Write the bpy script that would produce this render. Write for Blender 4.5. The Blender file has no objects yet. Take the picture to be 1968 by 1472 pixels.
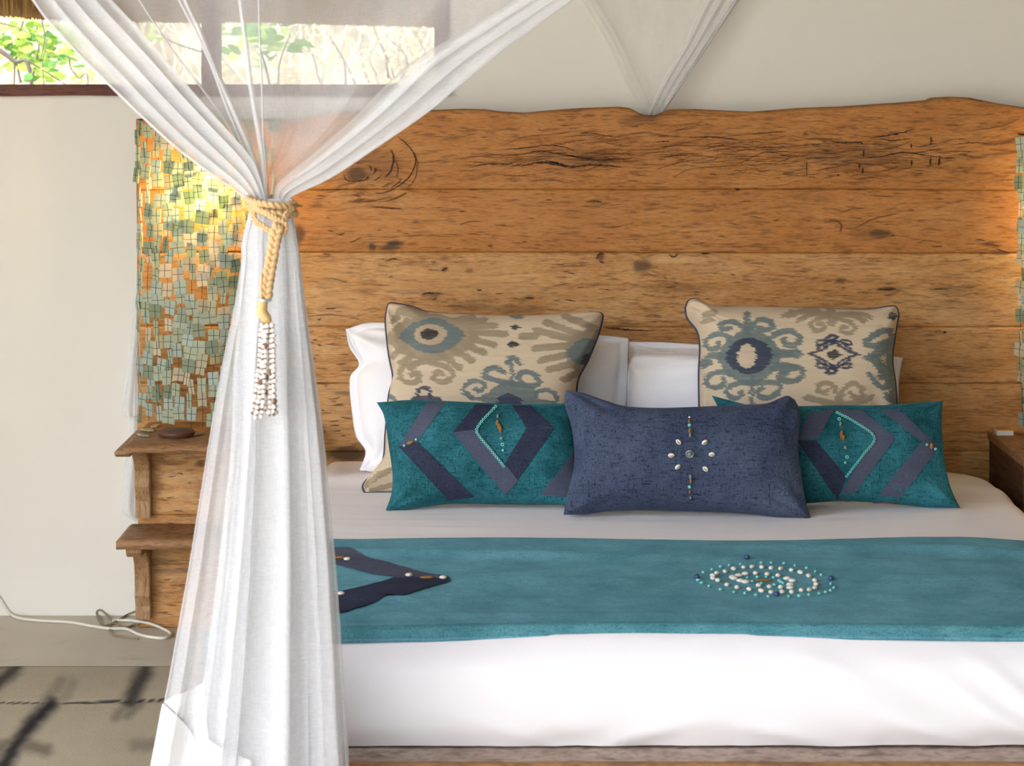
import bpy, bmesh, math, random
import numpy as np
from mathutils import Vector, Matrix, Euler

random.seed(11)
rng = np.random.default_rng(7)
C = bpy.context.scene.collection
S = bpy.context.scene

# ------------------------------------------------------------------ camera
F = 4620.0            # focal length in pixels of the 1968 px wide frame
CAMY, CAMZ, HX, HY = -6.6, 1.547, 984.0, 124.0     # position, and the horizon point in the frame
cam = bpy.data.cameras.new('camera')
cam.sensor_fit = 'HORIZONTAL'; cam.sensor_width = 36.0
cam.lens = 36.0 * F / 1968.0
cam.shift_y = -(736.0 - HY) / 1968.0
cam.clip_start = 0.05; cam.clip_end = 200
camo = bpy.data.objects.new('camera', cam); C.objects.link(camo)
camo.location = (0, CAMY, CAMZ); camo.rotation_euler = (math.pi / 2, 0, 0)
S.camera = camo
cam.dof.use_dof = True; cam.dof.focus_distance = 5.75; cam.dof.aperture_fstop = 8.0

# ------------------------------------------------------------------ light
S.view_settings.view_transform = 'Standard'; S.view_settings.look = 'None'
S.view_settings.gamma = 1.0; S.view_settings.use_curve_mapping = False
S.view_settings.exposure = 1.32
S.cycles.transparent_max_bounces = 16
S.cycles.max_bounces = 4
S.cycles.diffuse_bounces = 3
S.cycles.adaptive_threshold = 0.10
S.cycles.adaptive_min_samples = 16
world = bpy.data.worlds.new('world'); S.world = world; world.use_nodes = True
wt = world.node_tree; wt.nodes.clear()
wo = wt.nodes.new('ShaderNodeOutputWorld'); wb = wt.nodes.new('ShaderNodeBackground')
sky = wt.nodes.new('ShaderNodeTexSky'); sky.sky_type = 'NISHITA'; sky.sun_disc = False
sky.sun_elevation = math.radians(52); sky.sun_rotation = math.radians(222)
sky.air_density = 1.0; sky.dust_density = 3.0; sky.ozone_density = 1.0
wt.links.new(sky.outputs[0], wb.inputs[0]); wb.inputs[1].default_value = 0.38
wt.links.new(wb.outputs[0], wo.inputs[0])
sl = bpy.data.lights.new('sun', 'SUN'); sl.energy = 1.8; sl.angle = math.radians(1.0); sl.color = (1, .97, .92)
so = bpy.data.objects.new('sun', sl); C.objects.link(so); so.location = (-6, -12, 12)
so.rotation_euler = Vector((.5, .55, -.95)).to_track_quat('-Z', 'Y').to_euler()
def portal(name, loc, rot, sx, sy):
    l = bpy.data.lights.new(name, 'AREA'); l.shape = 'RECTANGLE'; l.size = sx; l.size_y = sy
    l.cycles.is_portal = True
    o = bpy.data.objects.new(name, l); C.objects.link(o); o.location = loc; o.rotation_euler = rot
portal('portal_front', (-1.25, -7.7, 1.55), (math.radians(90), 0, 0), 3.5, 3.1)
portal('portal_left', (-3.0, -4.9, 1.55), (0, math.radians(-90), 0), 3.1, 5.2)

# ------------------------------------------------------------------ helpers
def W(px, py, y):
    """photo pixel -> point on the vertical plane y"""
    D = y - CAMY
    return np.stack(np.broadcast_arrays((np.asarray(px, float) - HX) * D / F, np.asarray(y, float) * np.ones_like(np.asarray(px, float) * 1.0), CAMZ - (np.asarray(py, float) - HY) * D / F), -1)
def ray_z(px, py, z):
    """photo pixel -> point at height z"""
    D = (CAMZ - z) * F / (np.asarray(py, float) - HY)
    return np.stack(np.broadcast_arrays((np.asarray(px, float) - HX) * D / F, D + CAMY, z + 0 * D), -1)
def lin(r, g=None, b=None):
    if g is None: r, g, b = r
    f = lambda c: (c / 255.) / 12.92 if c / 255. <= .04045 else ((c / 255. + .055) / 1.055) ** 2.4
    return (f(r), f(g), f(b))
def vnoise(x, y, seed=0):
    x = np.asarray(x, float); y = np.asarray(y, float)
    xi = np.floor(x); yi = np.floor(y); fx = x - xi; fy = y - yi
    fx = fx * fx * (3 - 2 * fx); fy = fy * fy * (3 - 2 * fy)
    def h(a, b):
        v = np.sin(a * 127.1 + b * 311.7 + seed * 74.7) * 43758.5453
        return v - np.floor(v)
    return (h(xi, yi) * (1 - fx) + h(xi + 1, yi) * fx) * (1 - fy) + (h(xi, yi + 1) * (1 - fx) + h(xi + 1, yi + 1) * fx) * fy
def fbm(x, y, seed=0, n=4):
    s = 0; a = .5
    for k in range(n):
        s = s + a * (vnoise(x * 2 ** k, y * 2 ** k, seed + k) - .5); a *= .5
    return s
def sm(a, b, x):
    t = np.clip((np.asarray(x, float) - a) / (b - a), 0, 1); return t * t * (3 - 2 * t)

def world_loc(o):
    return np.array(o.location) + (world_loc(o.parent) if o.parent else 0)
def thing(name, loc, label, cat, group=None, kind=None):
    o = bpy.data.objects.new(name, None); C.objects.link(o); o.location = tuple(loc)
    o.empty_display_size = .05
    tag(o, label, cat, group, kind); return o
def tag(o, label=None, cat=None, group=None, kind=None):
    if label: o['label'] = label
    if cat: o['category'] = cat
    if group: o['group'] = group
    if kind: o['kind'] = kind
    return o
def mk(name, V, Fc, mat, parent=None, smooth=True, attr=None, label=None):
    V = np.asarray(V, float).reshape(-1, 3)
    if parent is None:
        loc = np.array([V[:, 0].mean(), V[:, 1].mean(), V[:, 2].min()])
        sub = loc
    else:
        sub = world_loc(parent); loc = None
    me = bpy.data.meshes.new(name)
    me.from_pydata((V - sub).tolist(), [], Fc if isinstance(Fc, list) else Fc.tolist())
    if smooth: me.polygons.foreach_set('use_smooth', [True] * len(me.polygons))
    if attr:
        for k, A in attr.items():
            a = me.color_attributes.new(k, 'FLOAT_COLOR', 'POINT')
            A = np.asarray(A, float).reshape(-1, A.shape[-1])
            if A.shape[1] == 3: A = np.concatenate([A, np.ones((len(A), 1))], 1)
            a.data.foreach_set('color', A.astype(np.float32).ravel())
    me.materials.append(mat); me.update()
    o = bpy.data.objects.new(name, me); C.objects.link(o)
    if parent is None: o.location = tuple(loc)
    else: o.parent = parent
    if label: o['label'] = label
    return o
def inst(me_obj_mesh, name, parent, loc, rot=(0, 0, 0), scale=(1, 1, 1)):
    o = bpy.data.objects.new(name, me_obj_mesh); C.objects.link(o); o.parent = parent
    o.location = tuple(np.array(loc) - world_loc(parent)) if parent else tuple(loc)
    o.rotation_euler = rot; o.scale = scale
    return o
def gq(nu, nv, wu=False, wv=False, off=0):
    I = np.arange(nu * nv).reshape(nu, nv)
    if wu: I = np.concatenate([I, I[:1]], 0)
    if wv: I = np.concatenate([I, I[:, :1]], 1)
    return np.stack([I[:-1, :-1], I[1:, :-1], I[1:, 1:], I[:-1, 1:]], -1).reshape(-1, 4) + off
def sheet(name, P, mat, parent, wu=False, wv=False, **k):
    return mk(name, P, gq(P.shape[0], P.shape[1], wu, wv), mat, parent, **k)
def slab(P, thick_vec):
    """front grid (nu,nv,3) -> closed solid: verts, faces"""
    nu, nv = P.shape[:2]
    V = P.reshape(-1, 3); f = gq(nu, nv).tolist()
    I = np.arange(nu * nv).reshape(nu, nv)
    loop = np.concatenate([I[:, 0], I[-1, 1:], I[-2::-1, -1], I[0, -2:0:-1]])
    B = V[loop] + np.asarray(thick_vec)
    n0 = len(V); n = len(loop)
    for k in range(n):
        a, b = loop[k], loop[(k + 1) % n]
        f.append([int(b), int(a), n0 + k, n0 + (k + 1) % n])
    f.append([n0 + k for k in range(n)][::-1])
    return np.concatenate([V, B]), f, loop
def box(x0, x1, y0, y1, z0, z1, bev=0.0):
    bm = bmesh.new()
    m = Matrix.Translation(((x0 + x1) / 2, (y0 + y1) / 2, (z0 + z1) / 2)) @ Matrix.Diagonal((x1 - x0, y1 - y0, z1 - z0, 1))
    bmesh.ops.create_cube(bm, size=1, matrix=m)
    if bev: bmesh.ops.bevel(bm, geom=bm.edges[:], offset=bev, segments=2, affect='EDGES', profile=.6)
    V = np.array([v.co[:] for v in bm.verts]); bm.verts.index_update()
    f = [[v.index for v in q.verts] for q in bm.faces]; bm.free()
    return V, f
def join(*vf):
    Vs, Fs, n = [], [], 0
    for V, f in vf:
        V = np.asarray(V).reshape(-1, 3)
        Vs.append(V); Fs += [[int(i) + n for i in q] for q in f]; n += len(V)
    return np.concatenate(Vs), Fs
def smooth_path(pts, n):
    """Catmull-Rom through pts, n samples"""
    p = np.asarray(pts, float); p = np.concatenate([2 * p[:1] - p[1:2], p, 2 * p[-1:] - p[-2:-1]])
    m = len(p) - 3; t = np.linspace(0, m - 1e-6, n); i = t.astype(int); f = (t - i)[:, None]
    a, b, c, d = p[i], p[i + 1], p[i + 2], p[i + 3]
    return .5 * (2 * b + (c - a) * f + (2 * a - 5 * b + 4 * c - d) * f ** 2 + (3 * b - a - 3 * c + d) * f ** 3)
def frames(p):
    T = np.gradient(p, axis=0); T /= np.linalg.norm(T, axis=1)[:, None] + 1e-12
    N = np.zeros_like(T); a = np.array([0, -1., 0]) if abs(T[0, 1]) < .9 else np.array([0, 0, 1.])
    n = a - T[0] * (a @ T[0]); n /= np.linalg.norm(n)
    for k in range(len(p)):
        n = n - T[k] * (n @ T[k]); n /= np.linalg.norm(n) + 1e-12; N[k] = n
    return T, N, np.cross(T, N)
def tube(p, r, ns=8, closed=False):
    p = np.asarray(p, float); T, N, B = frames(p)
    r = np.broadcast_to(np.asarray(r, float), (len(p),))
    a = np.linspace(0, 2 * np.pi, ns, endpoint=False)
    P = p[:, None] + r[:, None, None] * (np.cos(a)[None, :, None] * N[:, None] + np.sin(a)[None, :, None] * B[:, None])
    V = P.reshape(-1, 3); f = gq(len(p), ns, closed, True).tolist()
    if not closed:
        f.append(list(range(ns))); f.append([(len(p) - 1) * ns + i for i in range(ns)][::-1])
    return V, f
def ribbon_polyline(pts, w):
    """flat tapered ribbon in 2-D: pts (n,2), max width w -> (n,2) left, right"""
    p = smooth_path(pts, max(12, 8 * len(pts)))
    T = np.gradient(p, axis=0); T /= np.linalg.norm(T, axis=1)[:, None] + 1e-9
    Nn = np.stack([-T[:, 1], T[:, 0]], 1); s = np.linspace(0, 1, len(p))
    jr = np.random.default_rng(int(abs(p[0, 0] * 3 + p[0, 1] * 5)))
    p = p + Nn * (jr.normal(0, .35, (len(p), 1)) * min(1.2, .5 + w * .25))
    ww = w * .5 * np.clip(np.sin(np.pi * s), .04, 1) ** .8 * (0.45 + .9 * jr.random(len(p)))
    return p + Nn * ww[:, None], p - Nn * ww[:, None]
def lathe(prof, n=24):
    a = np.linspace(0, 2 * np.pi, n, endpoint=False); prof = np.asarray(prof, float)
    P = np.stack([prof[:, None, 0] * np.cos(a), prof[:, None, 0] * np.sin(a), prof[:, None, 1] + 0 * a], -1)
    f = gq(len(prof), n, False, True).tolist()
    f.append(list(range(n))[::-1]); f.append([(len(prof) - 1) * n + i for i in range(n)])
    return P.reshape(-1, 3), f
def sphere(rx, ry, rz, nu=8, nv=10):
    t = np.linspace(0.02, np.pi - .02, nu)
    return (lambda V, f: (V * np.array([rx, ry, rz]), f))(*lathe(np.stack([np.sin(t), -np.cos(t)], 1), nv))
def mesh_only(name, V, f, mat, smooth=True):
    me = bpy.data.meshes.new(name); me.from_pydata(np.asarray(V).tolist(), [], f)
    if smooth: me.polygons.foreach_set('use_smooth', [True] * len(me.polygons))
    me.materials.append(mat); return me

# ------------------------------------------------------------------ materials
class NT:
    def __init__(s, name):
        s.m = bpy.data.materials.new(name); s.m.use_nodes = True
        s.t = s.m.node_tree; s.t.nodes.clear()
        s.out = s.t.nodes.new('ShaderNodeOutputMaterial')
    def n(s, typ, ins=None, **props):
        nd = s.t.nodes.new('ShaderNode' + typ)
        for k, v in props.items(): setattr(nd, k, v)
        for k, v in (ins or {}).items():
            i = nd.inputs[k]
            if isinstance(v, bpy.types.NodeSocket): s.t.links.new(v, i)
            else:
                if hasattr(i.default_value, '__len__') and isinstance(v, (tuple, list)) and len(i.default_value) == 4 and len(v) == 3: v = (*v, 1)
                i.default_value = v
        return nd
    def coords(s, scale=(1, 1, 1), kind='Object', src=None):
        tc = src or s.n('TexCoord').outputs[kind]
        return s.n('Mapping', {'Vector': tc, 'Scale': scale}).outputs[0]
    def noise(s, co, scale=5., detail=4., rough=.55, dist=0.):
        return s.n('TexNoise', {'Vector': co, 'Scale': scale, 'Detail': detail, 'Roughness': rough, 'Distortion': dist}).outputs['Fac']
    def ramp(s, f, stops, interp='LINEAR'):
        r = s.n('ValToRGB', {'Fac': f}); e = r.color_ramp; e.interpolation = interp
        while len(e.elements) < len(stops): e.elements.new(.5)
        for k, (p, c) in enumerate(stops):
            e.elements[k].position = p
            e.elements[k].color = (*c, 1) if hasattr(c, '__len__') else (c, c, c, 1)
        return r.outputs['Color']
    def mix(s, f, a, b, mode='MIX'):
        nd = s.n('Mix', data_type='RGBA', blend_type=mode, clamp_factor=True)
        for idx, v in ((0, f), (6, a), (7, b)):
            i = nd.inputs[idx]
            if isinstance(v, bpy.types.NodeSocket): s.t.links.new(v, i)
            else: i.default_value = (*v, 1) if isinstance(v, (tuple, list)) and len(v) == 3 else v
        return nd.outputs[2]
    def math(s, op, a, b=0.):
        nd = s.n('Math', operation=op)
        for i, v in ((0, a), (1, b)):
            if isinstance(v, bpy.types.NodeSocket): s.t.links.new(v, nd.inputs[i])
            else: nd.inputs[i].default_value = v
        return nd.outputs[0]
    def bump(s, h, strength=.3, dist=.002):
        return s.n('Bump', {'Height': h, 'Strength': strength, 'Distance': dist}).outputs[0]
    def bsdf(s, **k):
        ins = {}
        for a, v in k.items(): ins[{'color': 'Base Color', 'rough': 'Roughness', 'normal': 'Normal', 'sheen': 'Sheen Weight', 'sheen_rough': 'Sheen Roughness', 'sheen_tint': 'Sheen Tint', 'spec': 'Specular IOR Level', 'metal': 'Metallic', 'trans': 'Transmission Weight', 'emit': 'Emission Color', 'emit_s': 'Emission Strength', 'coat': 'Coat Weight'}[a]] = v
        return s.n('BsdfPrincipled', ins).outputs[0]
    def done(s, sh):
        s.t.links.new(sh, s.out.inputs[0]); return s.m

def m_plain(name, rgb, rough=.6, var=.12, scale=30., bump=.1, **k):
    t = NT(name); co = t.coords(); nz = t.noise(co, scale, 5)
    c = t.mix(nz, tuple(np.clip(np.array(lin(rgb)) * (1 - var), 0, 1)), tuple(np.clip(np.array(lin(rgb)) * (1 + var), 0, 1)))
    return t.done(t.bsdf(color=c, rough=rough, normal=t.bump(nz, bump, .002), **k))

def m_wall():
    t = NT('cream_plaster'); co = t.coords()
    a = t.noise(co, 1.6, 5); b = t.noise(co, 60, 4)
    c = t.mix(a, lin(232, 228, 216), lin(238, 235, 224))
    return t.done(t.bsdf(color=c, rough=.9, spec=.1, normal=t.bump(a, .25, .01)))

def m_wood(name, pal, grain=(4.5, 4.5, 46.), attr=True, axis='x', rough=.55):
    """pal: dark, mid, light, pale sRGB.  'wood' attribute: R grain warp, G dark stain, B pale wear"""
    t = NT(name); obj = t.n('TexCoord').outputs['Object']
    if attr:
        at = t.n('Attribute', attribute_name='wood'); sep = t.n('SeparateColor', {'Color': at.outputs['Color']})
        warp = t.math('MULTIPLY', t.math('SUBTRACT', sep.outputs[0], .5), .4)
        off = t.n('CombineXYZ', {'Z': warp}).outputs[0]
        obj = t.n('VectorMath', {0: obj, 1: off}, operation='ADD').outputs[0]
    if axis == 'y': grain = (grain[2], grain[0], grain[2])
    if axis == 'z': grain = (grain[2], grain[2], grain[0])
    co = t.coords(grain, src=obj); lo = t.coords((2.2, 2.2, 5.0) if axis == 'x' else (3, 3, 3), src=obj)
    fine = t.coords(tuple(g * 4.0 for g in grain), src=obj)
    n1 = t.noise(co, 1.0, 5, .66, .8); n2 = t.noise(lo, 1.6, 3, .6, .8); n3 = t.noise(fine, 1., 2, .6)
    bl = t.noise(t.coords((6, 6, 14), src=obj), 2.4, 3, .62, .6)
    c = t.ramp(n1, [(.26, lin(pal[0])), (.40, lin(pal[1])), (.56, lin(pal[2])), (.74, lin(pal[3]))])
    c2 = t.ramp(n2, [(.25, lin(pal[1])), (.5, lin(pal[2])), (.72, lin(pal[3]))])
    c = t.mix(.62, c, c2)
    c = t.mix(t.ramp(bl, [(.56, 0.), (.80, .42)]), c, lin(pal[0]))
    c = t.mix(t.ramp(bl, [(.22, .4), (.44, 0.)]), c, lin(pal[3]))
    c = t.mix(t.ramp(n3, [(.30, .6), (.47, 0.)]), c, tuple(x * .5 for x in lin(pal[0])))
    n4 = t.noise(t.coords(tuple(g * 11 for g in grain), src=obj), 1., 2, .6)
    c = t.mix(t.ramp(n4, [(.36, .35), (.5, 0.)]), c, tuple(x * .7 for x in lin(pal[0])))
    c = t.mix(t.ramp(n4, [(.55, 0.), (.7, .3)]), c, lin(pal[3]))
    h = t.math('ADD', n1, t.math('MULTIPLY', n3, .5))
    if attr:
        c = t.mix(t.math('MULTIPLY', sep.outputs[2], .75), c, lin(pal[3]))
        c = t.mix(sep.outputs[1], c, lin(70, 50, 36))
    r = t.ramp(n1, [(.3, rough + .12), (.7, rough - .08)])
    return t.done(t.bsdf(color=c, rough=r, spec=.3, normal=t.bump(n1, .35, .003)))

def m_cotton(name, rgb, bump=.12):
    t = NT(name); co = t.coords(); a = t.noise(co, 7, 5, .6, .5); b = t.noise(co, 900, 2)
    h = t.math('ADD', a, t.math('MULTIPLY', b, .02))
    return t.done(t.bsdf(color=lin(rgb), rough=.85, spec=.15, sheen=.15, normal=t.bump(h, bump, .01)))

def m_net(name, alpha, rgb=(246, 246, 246), slub=.18):
    """open-weave gauze: threads diffuse and let light through, the holes between them are clear"""
    t = NT(name); co = t.coords()
    wv = t.noise(t.coords((900, 900, 60)), 1., 2); wh = t.noise(t.coords((60, 60, 900)), 1., 2)
    cl = t.noise(t.coords((14, 14, 3)), 1., 4)
    f = t.math('ADD', t.math('MULTIPLY', t.math('ADD', wv, wh), slub), t.math('MULTIPLY', cl, .25))
    f = t.math('ADD', t.math('SUBTRACT', f, slub + .125), alpha)
    d = t.n('BsdfDiffuse', {'Color': lin(rgb)}).outputs[0]; tr = t.n('BsdfTranslucent', {'Color': lin(rgb)}).outputs[0]
    cloth = t.n('MixShader', {0: .30, 1: d, 2: tr}).outputs[0]
    clear = t.n('BsdfTransparent').outputs[0]
    return t.done(t.n('MixShader', {0: f, 1: clear, 2: cloth}).outputs[0])

def m_chenille(name, dark, mid, light, streak=1., sheen=.5):
    t = NT(name); obj = t.n('TexCoord').outputs['Object']
    a = t.noise(t.coords((250, 250, 40), src=obj), 1., 4, .8); b = t.noise(t.coords((40, 170, 260), src=obj), 1., 4, .8)
    lo = t.noise(obj, 7., 4, .6); sp = t.noise(obj, 260., 2)
    f = t.math('MINIMUM', a, b)
    base = t.mix(t.ramp(lo, [(.32, 0.), (.68, 1.)]), lin(mid), lin(light))
    c = t.mix(t.math('MULTIPLY', t.ramp(f, [(.30, 1.), (.48, 0.)]), streak), base, lin(dark))
    c = t.mix(t.ramp(sp, [(.62, 0.), (.75, .35)]), c, tuple(min(1, x * 1.9 + .03) for x in lin(light)))
    return t.done(t.bsdf(color=c, rough=.95, spec=.05, sheen=sheen, sheen_rough=.45, sheen_tint=(*lin(light), 1), normal=t.bump(t.math('ADD', f, sp), .35, .0015)))

def m_print(name):
    t = NT(name); at = t.n('Attribute', attribute_name='print')
    wv = t.noise(t.coords((500, 500, 40)), 1., 2); wh = t.noise(t.coords((40, 500, 700)), 1., 2)
    w = t.math('ADD', wv, wh)
    c = t.mix(t.ramp(w, [(.35, .3), (.6, 0.)]) , at.outputs['Color'], tuple(x * .6 for x in lin(150, 140, 120)), 'MULTIPLY')
    return t.done(t.bsdf(color=c, rough=.9, spec=.1, sheen=.1, normal=t.bump(w, .3, .001)))

def m_tile(name, rgb):
    t = NT(name); n = t.noise(t.coords(), 40, 4)
    c = t.mix(n, tuple(x * .8 for x in lin(rgb)), tuple(min(1, x * 1.15) for x in lin(rgb)))
    p = t.bsdf(color=c, rough=.38, spec=.5); tr = t.n('BsdfTranslucent', {'Color': c}).outputs[0]
    return t.done(t.n('MixShader', {0: .52, 1: p, 2: tr}).outputs[0])

def m_leaf(name, a, b):
    t = NT(name); n = t.noise(t.coords(), 9, 3)
    c = t.mix(n, lin(a), lin(b)); p = t.bsdf(color=c, rough=.5)
    tr = t.n('BsdfTranslucent', {'Color': c}).outputs[0]
    return t.done(t.n('MixShader', {0: .5, 1: p, 2: tr}).outputs[0])

def m_emit(name, rgb, s):
    t = NT(name); return t.done(t.n('Emission', {'Color': (*lin(rgb), 1), 'Strength': s}).outputs[0])

M = dict(
    wall=m_wall(),
    wood_top=m_wood('honey_hardwood_slab', [(112, 66, 30), (174, 112, 54), (190, 128, 66), (204, 148, 88)]),
    wood_low=m_wood('worn_hardwood_board', [(112, 74, 40), (178, 122, 66), (198, 146, 88), (218, 176, 122)]),
    wood_grey=m_wood('weathered_grey_board', [(112, 90, 74), (150, 130, 115), (168, 148, 134), (190, 172, 158)], attr=False),
    wood_brown=m_wood('brown_bed_timber', [(104, 66, 32), (156, 108, 60), (176, 126, 72), (190, 146, 92)], attr=False),
    shelf=m_wood('shelf_timber', [(88, 58, 34), (132, 94, 58), (152, 112, 74), (182, 142, 104)], attr=False),
    bracket=m_wood('bracket_timber', [(92, 64, 40), (148, 110, 72), (170, 132, 92), (196, 164, 124)], attr=False, axis='z'),
    night=m_wood('dark_nightstand_timber', [(44, 28, 18), (72, 48, 32), (88, 60, 40), (104, 74, 52)], attr=False, axis='y'),
    frame=m_wood('red_brown_frame_timber', [(58, 28, 20), (92, 50, 38), (106, 60, 46), (122, 74, 58)], attr=False),
    dark=m_plain('crack_dark', (66, 44, 28), .9), fine=m_plain('fine_check_brown', (104, 66, 36), .9),
    stain=m_plain('stain_dark', (72, 54, 42), .8),
    linen=m_cotton('white_cotton_linen', (246, 244, 246)),
    pillowcase=m_cotton('white_pillowcase', (244, 244, 248)),
    net=m_net('mosquito_net_gauze', .50),
    net_outer=m_net('mosquito_net_outer_gauze', .40),
    net2=m_net('mosquito_net_gathered', .70),
    net_thin=m_net('mosquito_net_thin', .16, slub=.1),
    hem=m_cotton('net_hem_cotton', (250, 249, 247), .05),
    teal=m_chenille('teal_chenille', (12, 36, 42), (28, 76, 82), (60, 130, 142), 1.),
    runner=m_chenille('runner_teal_chenille', (56, 100, 112), (82, 136, 150), (112, 170, 186), .7, .3),
    runner_hem=m_chenille('runner_hem_teal', (40, 86, 98), (70, 130, 142), (104, 166, 176), .9, .3),
    blue=m_chenille('slate_blue_chenille', (22, 26, 40), (58, 67, 90), (88, 99, 122), 1.),
    slate=m_chenille('slate_applique', (52, 56, 70), (74, 79, 98), (88, 94, 112), .4, .2),
    slate_dark=m_chenille('dark_slate_applique', (26, 28, 40), (48, 52, 70), (60, 66, 86), .7, .2),
    print=m_print('ikat_print_linen'),
    piping=m_plain('navy_piping', (58, 66, 84), .8),
    rope=m_plain('straw_rope', (222, 186, 134), .75, .22, 120, .3),
    twine=m_plain('dark_twine', (130, 98, 60), .9),
    knot=m_plain('rope_end_leather', (224, 190, 130), .7, .15, 60),
    thread=m_plain('pale_thread', (190, 206, 208), .7),
    bead=m_plain('white_seed_bead', (240, 236, 228), .45, .06, 60),
    bead_string=m_plain('bead_string', (142, 96, 66), .8),
    shell=m_plain('cowrie_shell', (236, 230, 216), .3, .06, 90),
    shell_slot=m_plain('shell_opening', (90, 74, 58), .6),
    turq=m_plain('turquoise_bead', (122, 214, 204), .35, .1, 200),
    navybead=m_plain('navy_glass_bead', (48, 78, 122), .15, .15, 100),
    brass=m_plain('brown_wood_bead', (146, 102, 42), .5, .2, 200),
    stone=m_plain('grey_green_stone_bead', (122, 138, 128), .35, .2, 150),
    silver=m_plain('silver_ring', (190, 194, 198), .3, .05, 60, .05, metal=.7),
    wire=m_plain('black_wire', (52, 46, 36), .5),
    bulb=m_emit('warm_bulb', (255, 214, 140), 12.),
    lampbase=m_plain('lamp_base_wood', (84, 54, 38), .5, .2, 30),
    cable_w=m_plain('white_cable', (226, 222, 208), .5, .03),
    cable_b=m_plain('brown_cord', (142, 126, 96), .6, .08),
    plastic=m_plain('white_plastic', (236, 236, 232), .4, .03),
    orange=m_plain('amber_plastic', (226, 160, 60), .4, .03),
    branch=m_plain('grey_bark', (112, 104, 92), .9, .2),
    twig=m_plain('pale_dry_twig', (188, 176, 152), .9, .15),
    thatch=m_plain('thatch_straw', (150, 112, 58), .95, .4, 25),
    leaf=m_leaf('green_leaf', (70, 122, 46), (118, 166, 70)),
    leaf_y=m_leaf('yellow_green_leaf', (150, 186, 74), (206, 216, 120)),
    leaf_d=m_leaf('dry_yellow_leaf', (226, 214, 96), (240, 232, 170)),
    ground=m_plain('dry_sandy_ground', (206, 200, 188), .95, .1, 4),
    canvas=m_plain('thatch_ceiling', (150, 128, 92), .95, .15, 30),
)
TILES = [m_tile('sea_glass_%s' % n, c) for n, c in (('sage', (204, 214, 186)), ('cream', (234, 226, 200)), ('moss', (168, 184, 154)), ('mist', (204, 218, 206)), ('olive', (216, 212, 172)))]

def m_floor():
    t = NT('screed_floor'); co = t.coords(); a = t.noise(co, 3, 5, .6, .6); b = t.noise(co, 9, 4, .6); g = t.noise(co, 300, 3)
    c = t.mix(a, lin(190, 184, 166), lin(212, 206, 190))
    c = t.mix(t.ramp(b, [(.62, 0.), (.78, .5)]), c, lin(146, 124, 92))
    return t.done(t.bsdf(color=c, rough=.7, spec=.25, normal=t.bump(t.math('ADD', a, t.math('MULTIPLY', g, .1)), .15, .004)))
def m_mat():
    t = NT('dyed_jute_mat'); at = t.n('Attribute', attribute_name='dye'); co = t.coords()
    w = t.noise(t.coords((400, 400, 400)), 1., 2); lo = t.noise(co, 5, 4)
    c = t.mix(lo, lin(170, 163, 143), lin(190, 183, 162)); c = t.mix(t.ramp(w, [(.35, .4), (.6, 0.)]), c, lin(124, 116, 98))
    c = t.mix(t.n('SeparateColor', {'Color': at.outputs['Color']}).outputs[0], c, lin(46, 46, 50))
    return t.done(t.bsdf(color=c, rough=.95, spec=.1, normal=t.bump(w, .5, .003)))
def m_bank():
    t = NT('scrubby_dry_bank'); co = t.coords(); a = t.noise(co, 1.2, 6, .7, .5); b = t.noise(co, 5, 5, .7)
    c = t.ramp(a, [(.34, lin(78, 84, 56)), (.46, lin(112, 108, 86)), (.58, lin(138, 128, 110)), (.72, lin(186, 176, 156))])
    c = t.mix(t.ramp(b, [(.4, .6), (.56, 0.)]), c, lin(112, 104, 78))
    return t.done(t.bsdf(color=c, rough=.95))
M['bank'] = m_bank(); M['floor'] = m_floor(); M['mat'] = m_mat()

# ------------------------------------------------------------------ setting
WY = .15                                            # back wall face
def struct(name, vf, mat, parent=None, label=None, smooth=False):
    o = mk(name, vf[0], vf[1], mat, parent, smooth=smooth)
    if parent is None:
        o['kind'] = 'structure'
        if label: o['label'] = label
    return o
ZS = float(W(0, 163, WY)[2])                         # window sill height
XR = float(W(862, 0, WY)[0])                         # right outer edge of the window
struct('floor', box(-3.2, 4.0, -7.8, WY + .2, -.2, 0), M['floor'], label='pale stained screed floor along the back wall')
struct('wall_back', join(box(-3.2, XR, WY, WY + .16, 0, ZS - .03), box(XR, 4.0, WY, WY + .16, 0, 3.2), box(-3.2, XR, WY, WY + .16, 2.3, 3.2)), M['wall'], label='cream plaster wall behind the bed')
struct('wall_right', box(3.8, 4.0, -7.8, WY, 0, 3.2), M['canvas'], label='unseen side wall to the right of the bed, darkened to cut bounce light')  # dark tone chosen to weaken light bouncing back from the unseen right side
struct('light_block_front', box(.5, 4.0, -7.9, -7.75, 0, 3.2), M['wall'], label='added unseen cream panel behind the viewer, blocking light at the right')  # added out of view: closes the right half so light enters from front left
struct('wall_left', box(-3.2, -3.0, -2.2, WY, 0, 3.2), M['wall'], label='cream side wall to the left of the bed')
struct('ceiling', box(-3.4, 4.2, -8.2, WY + .5, 3.2, 3.3), M['canvas'], label='thatched ceiling above the bed')
wn = bpy.data.objects.new('window_1', None); C.objects.link(wn); wn.location = (-1.3, WY, ZS)
wn['kind'] = 'structure'; wn['label'] = 'open window with red brown timber frame in the back wall'
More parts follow.
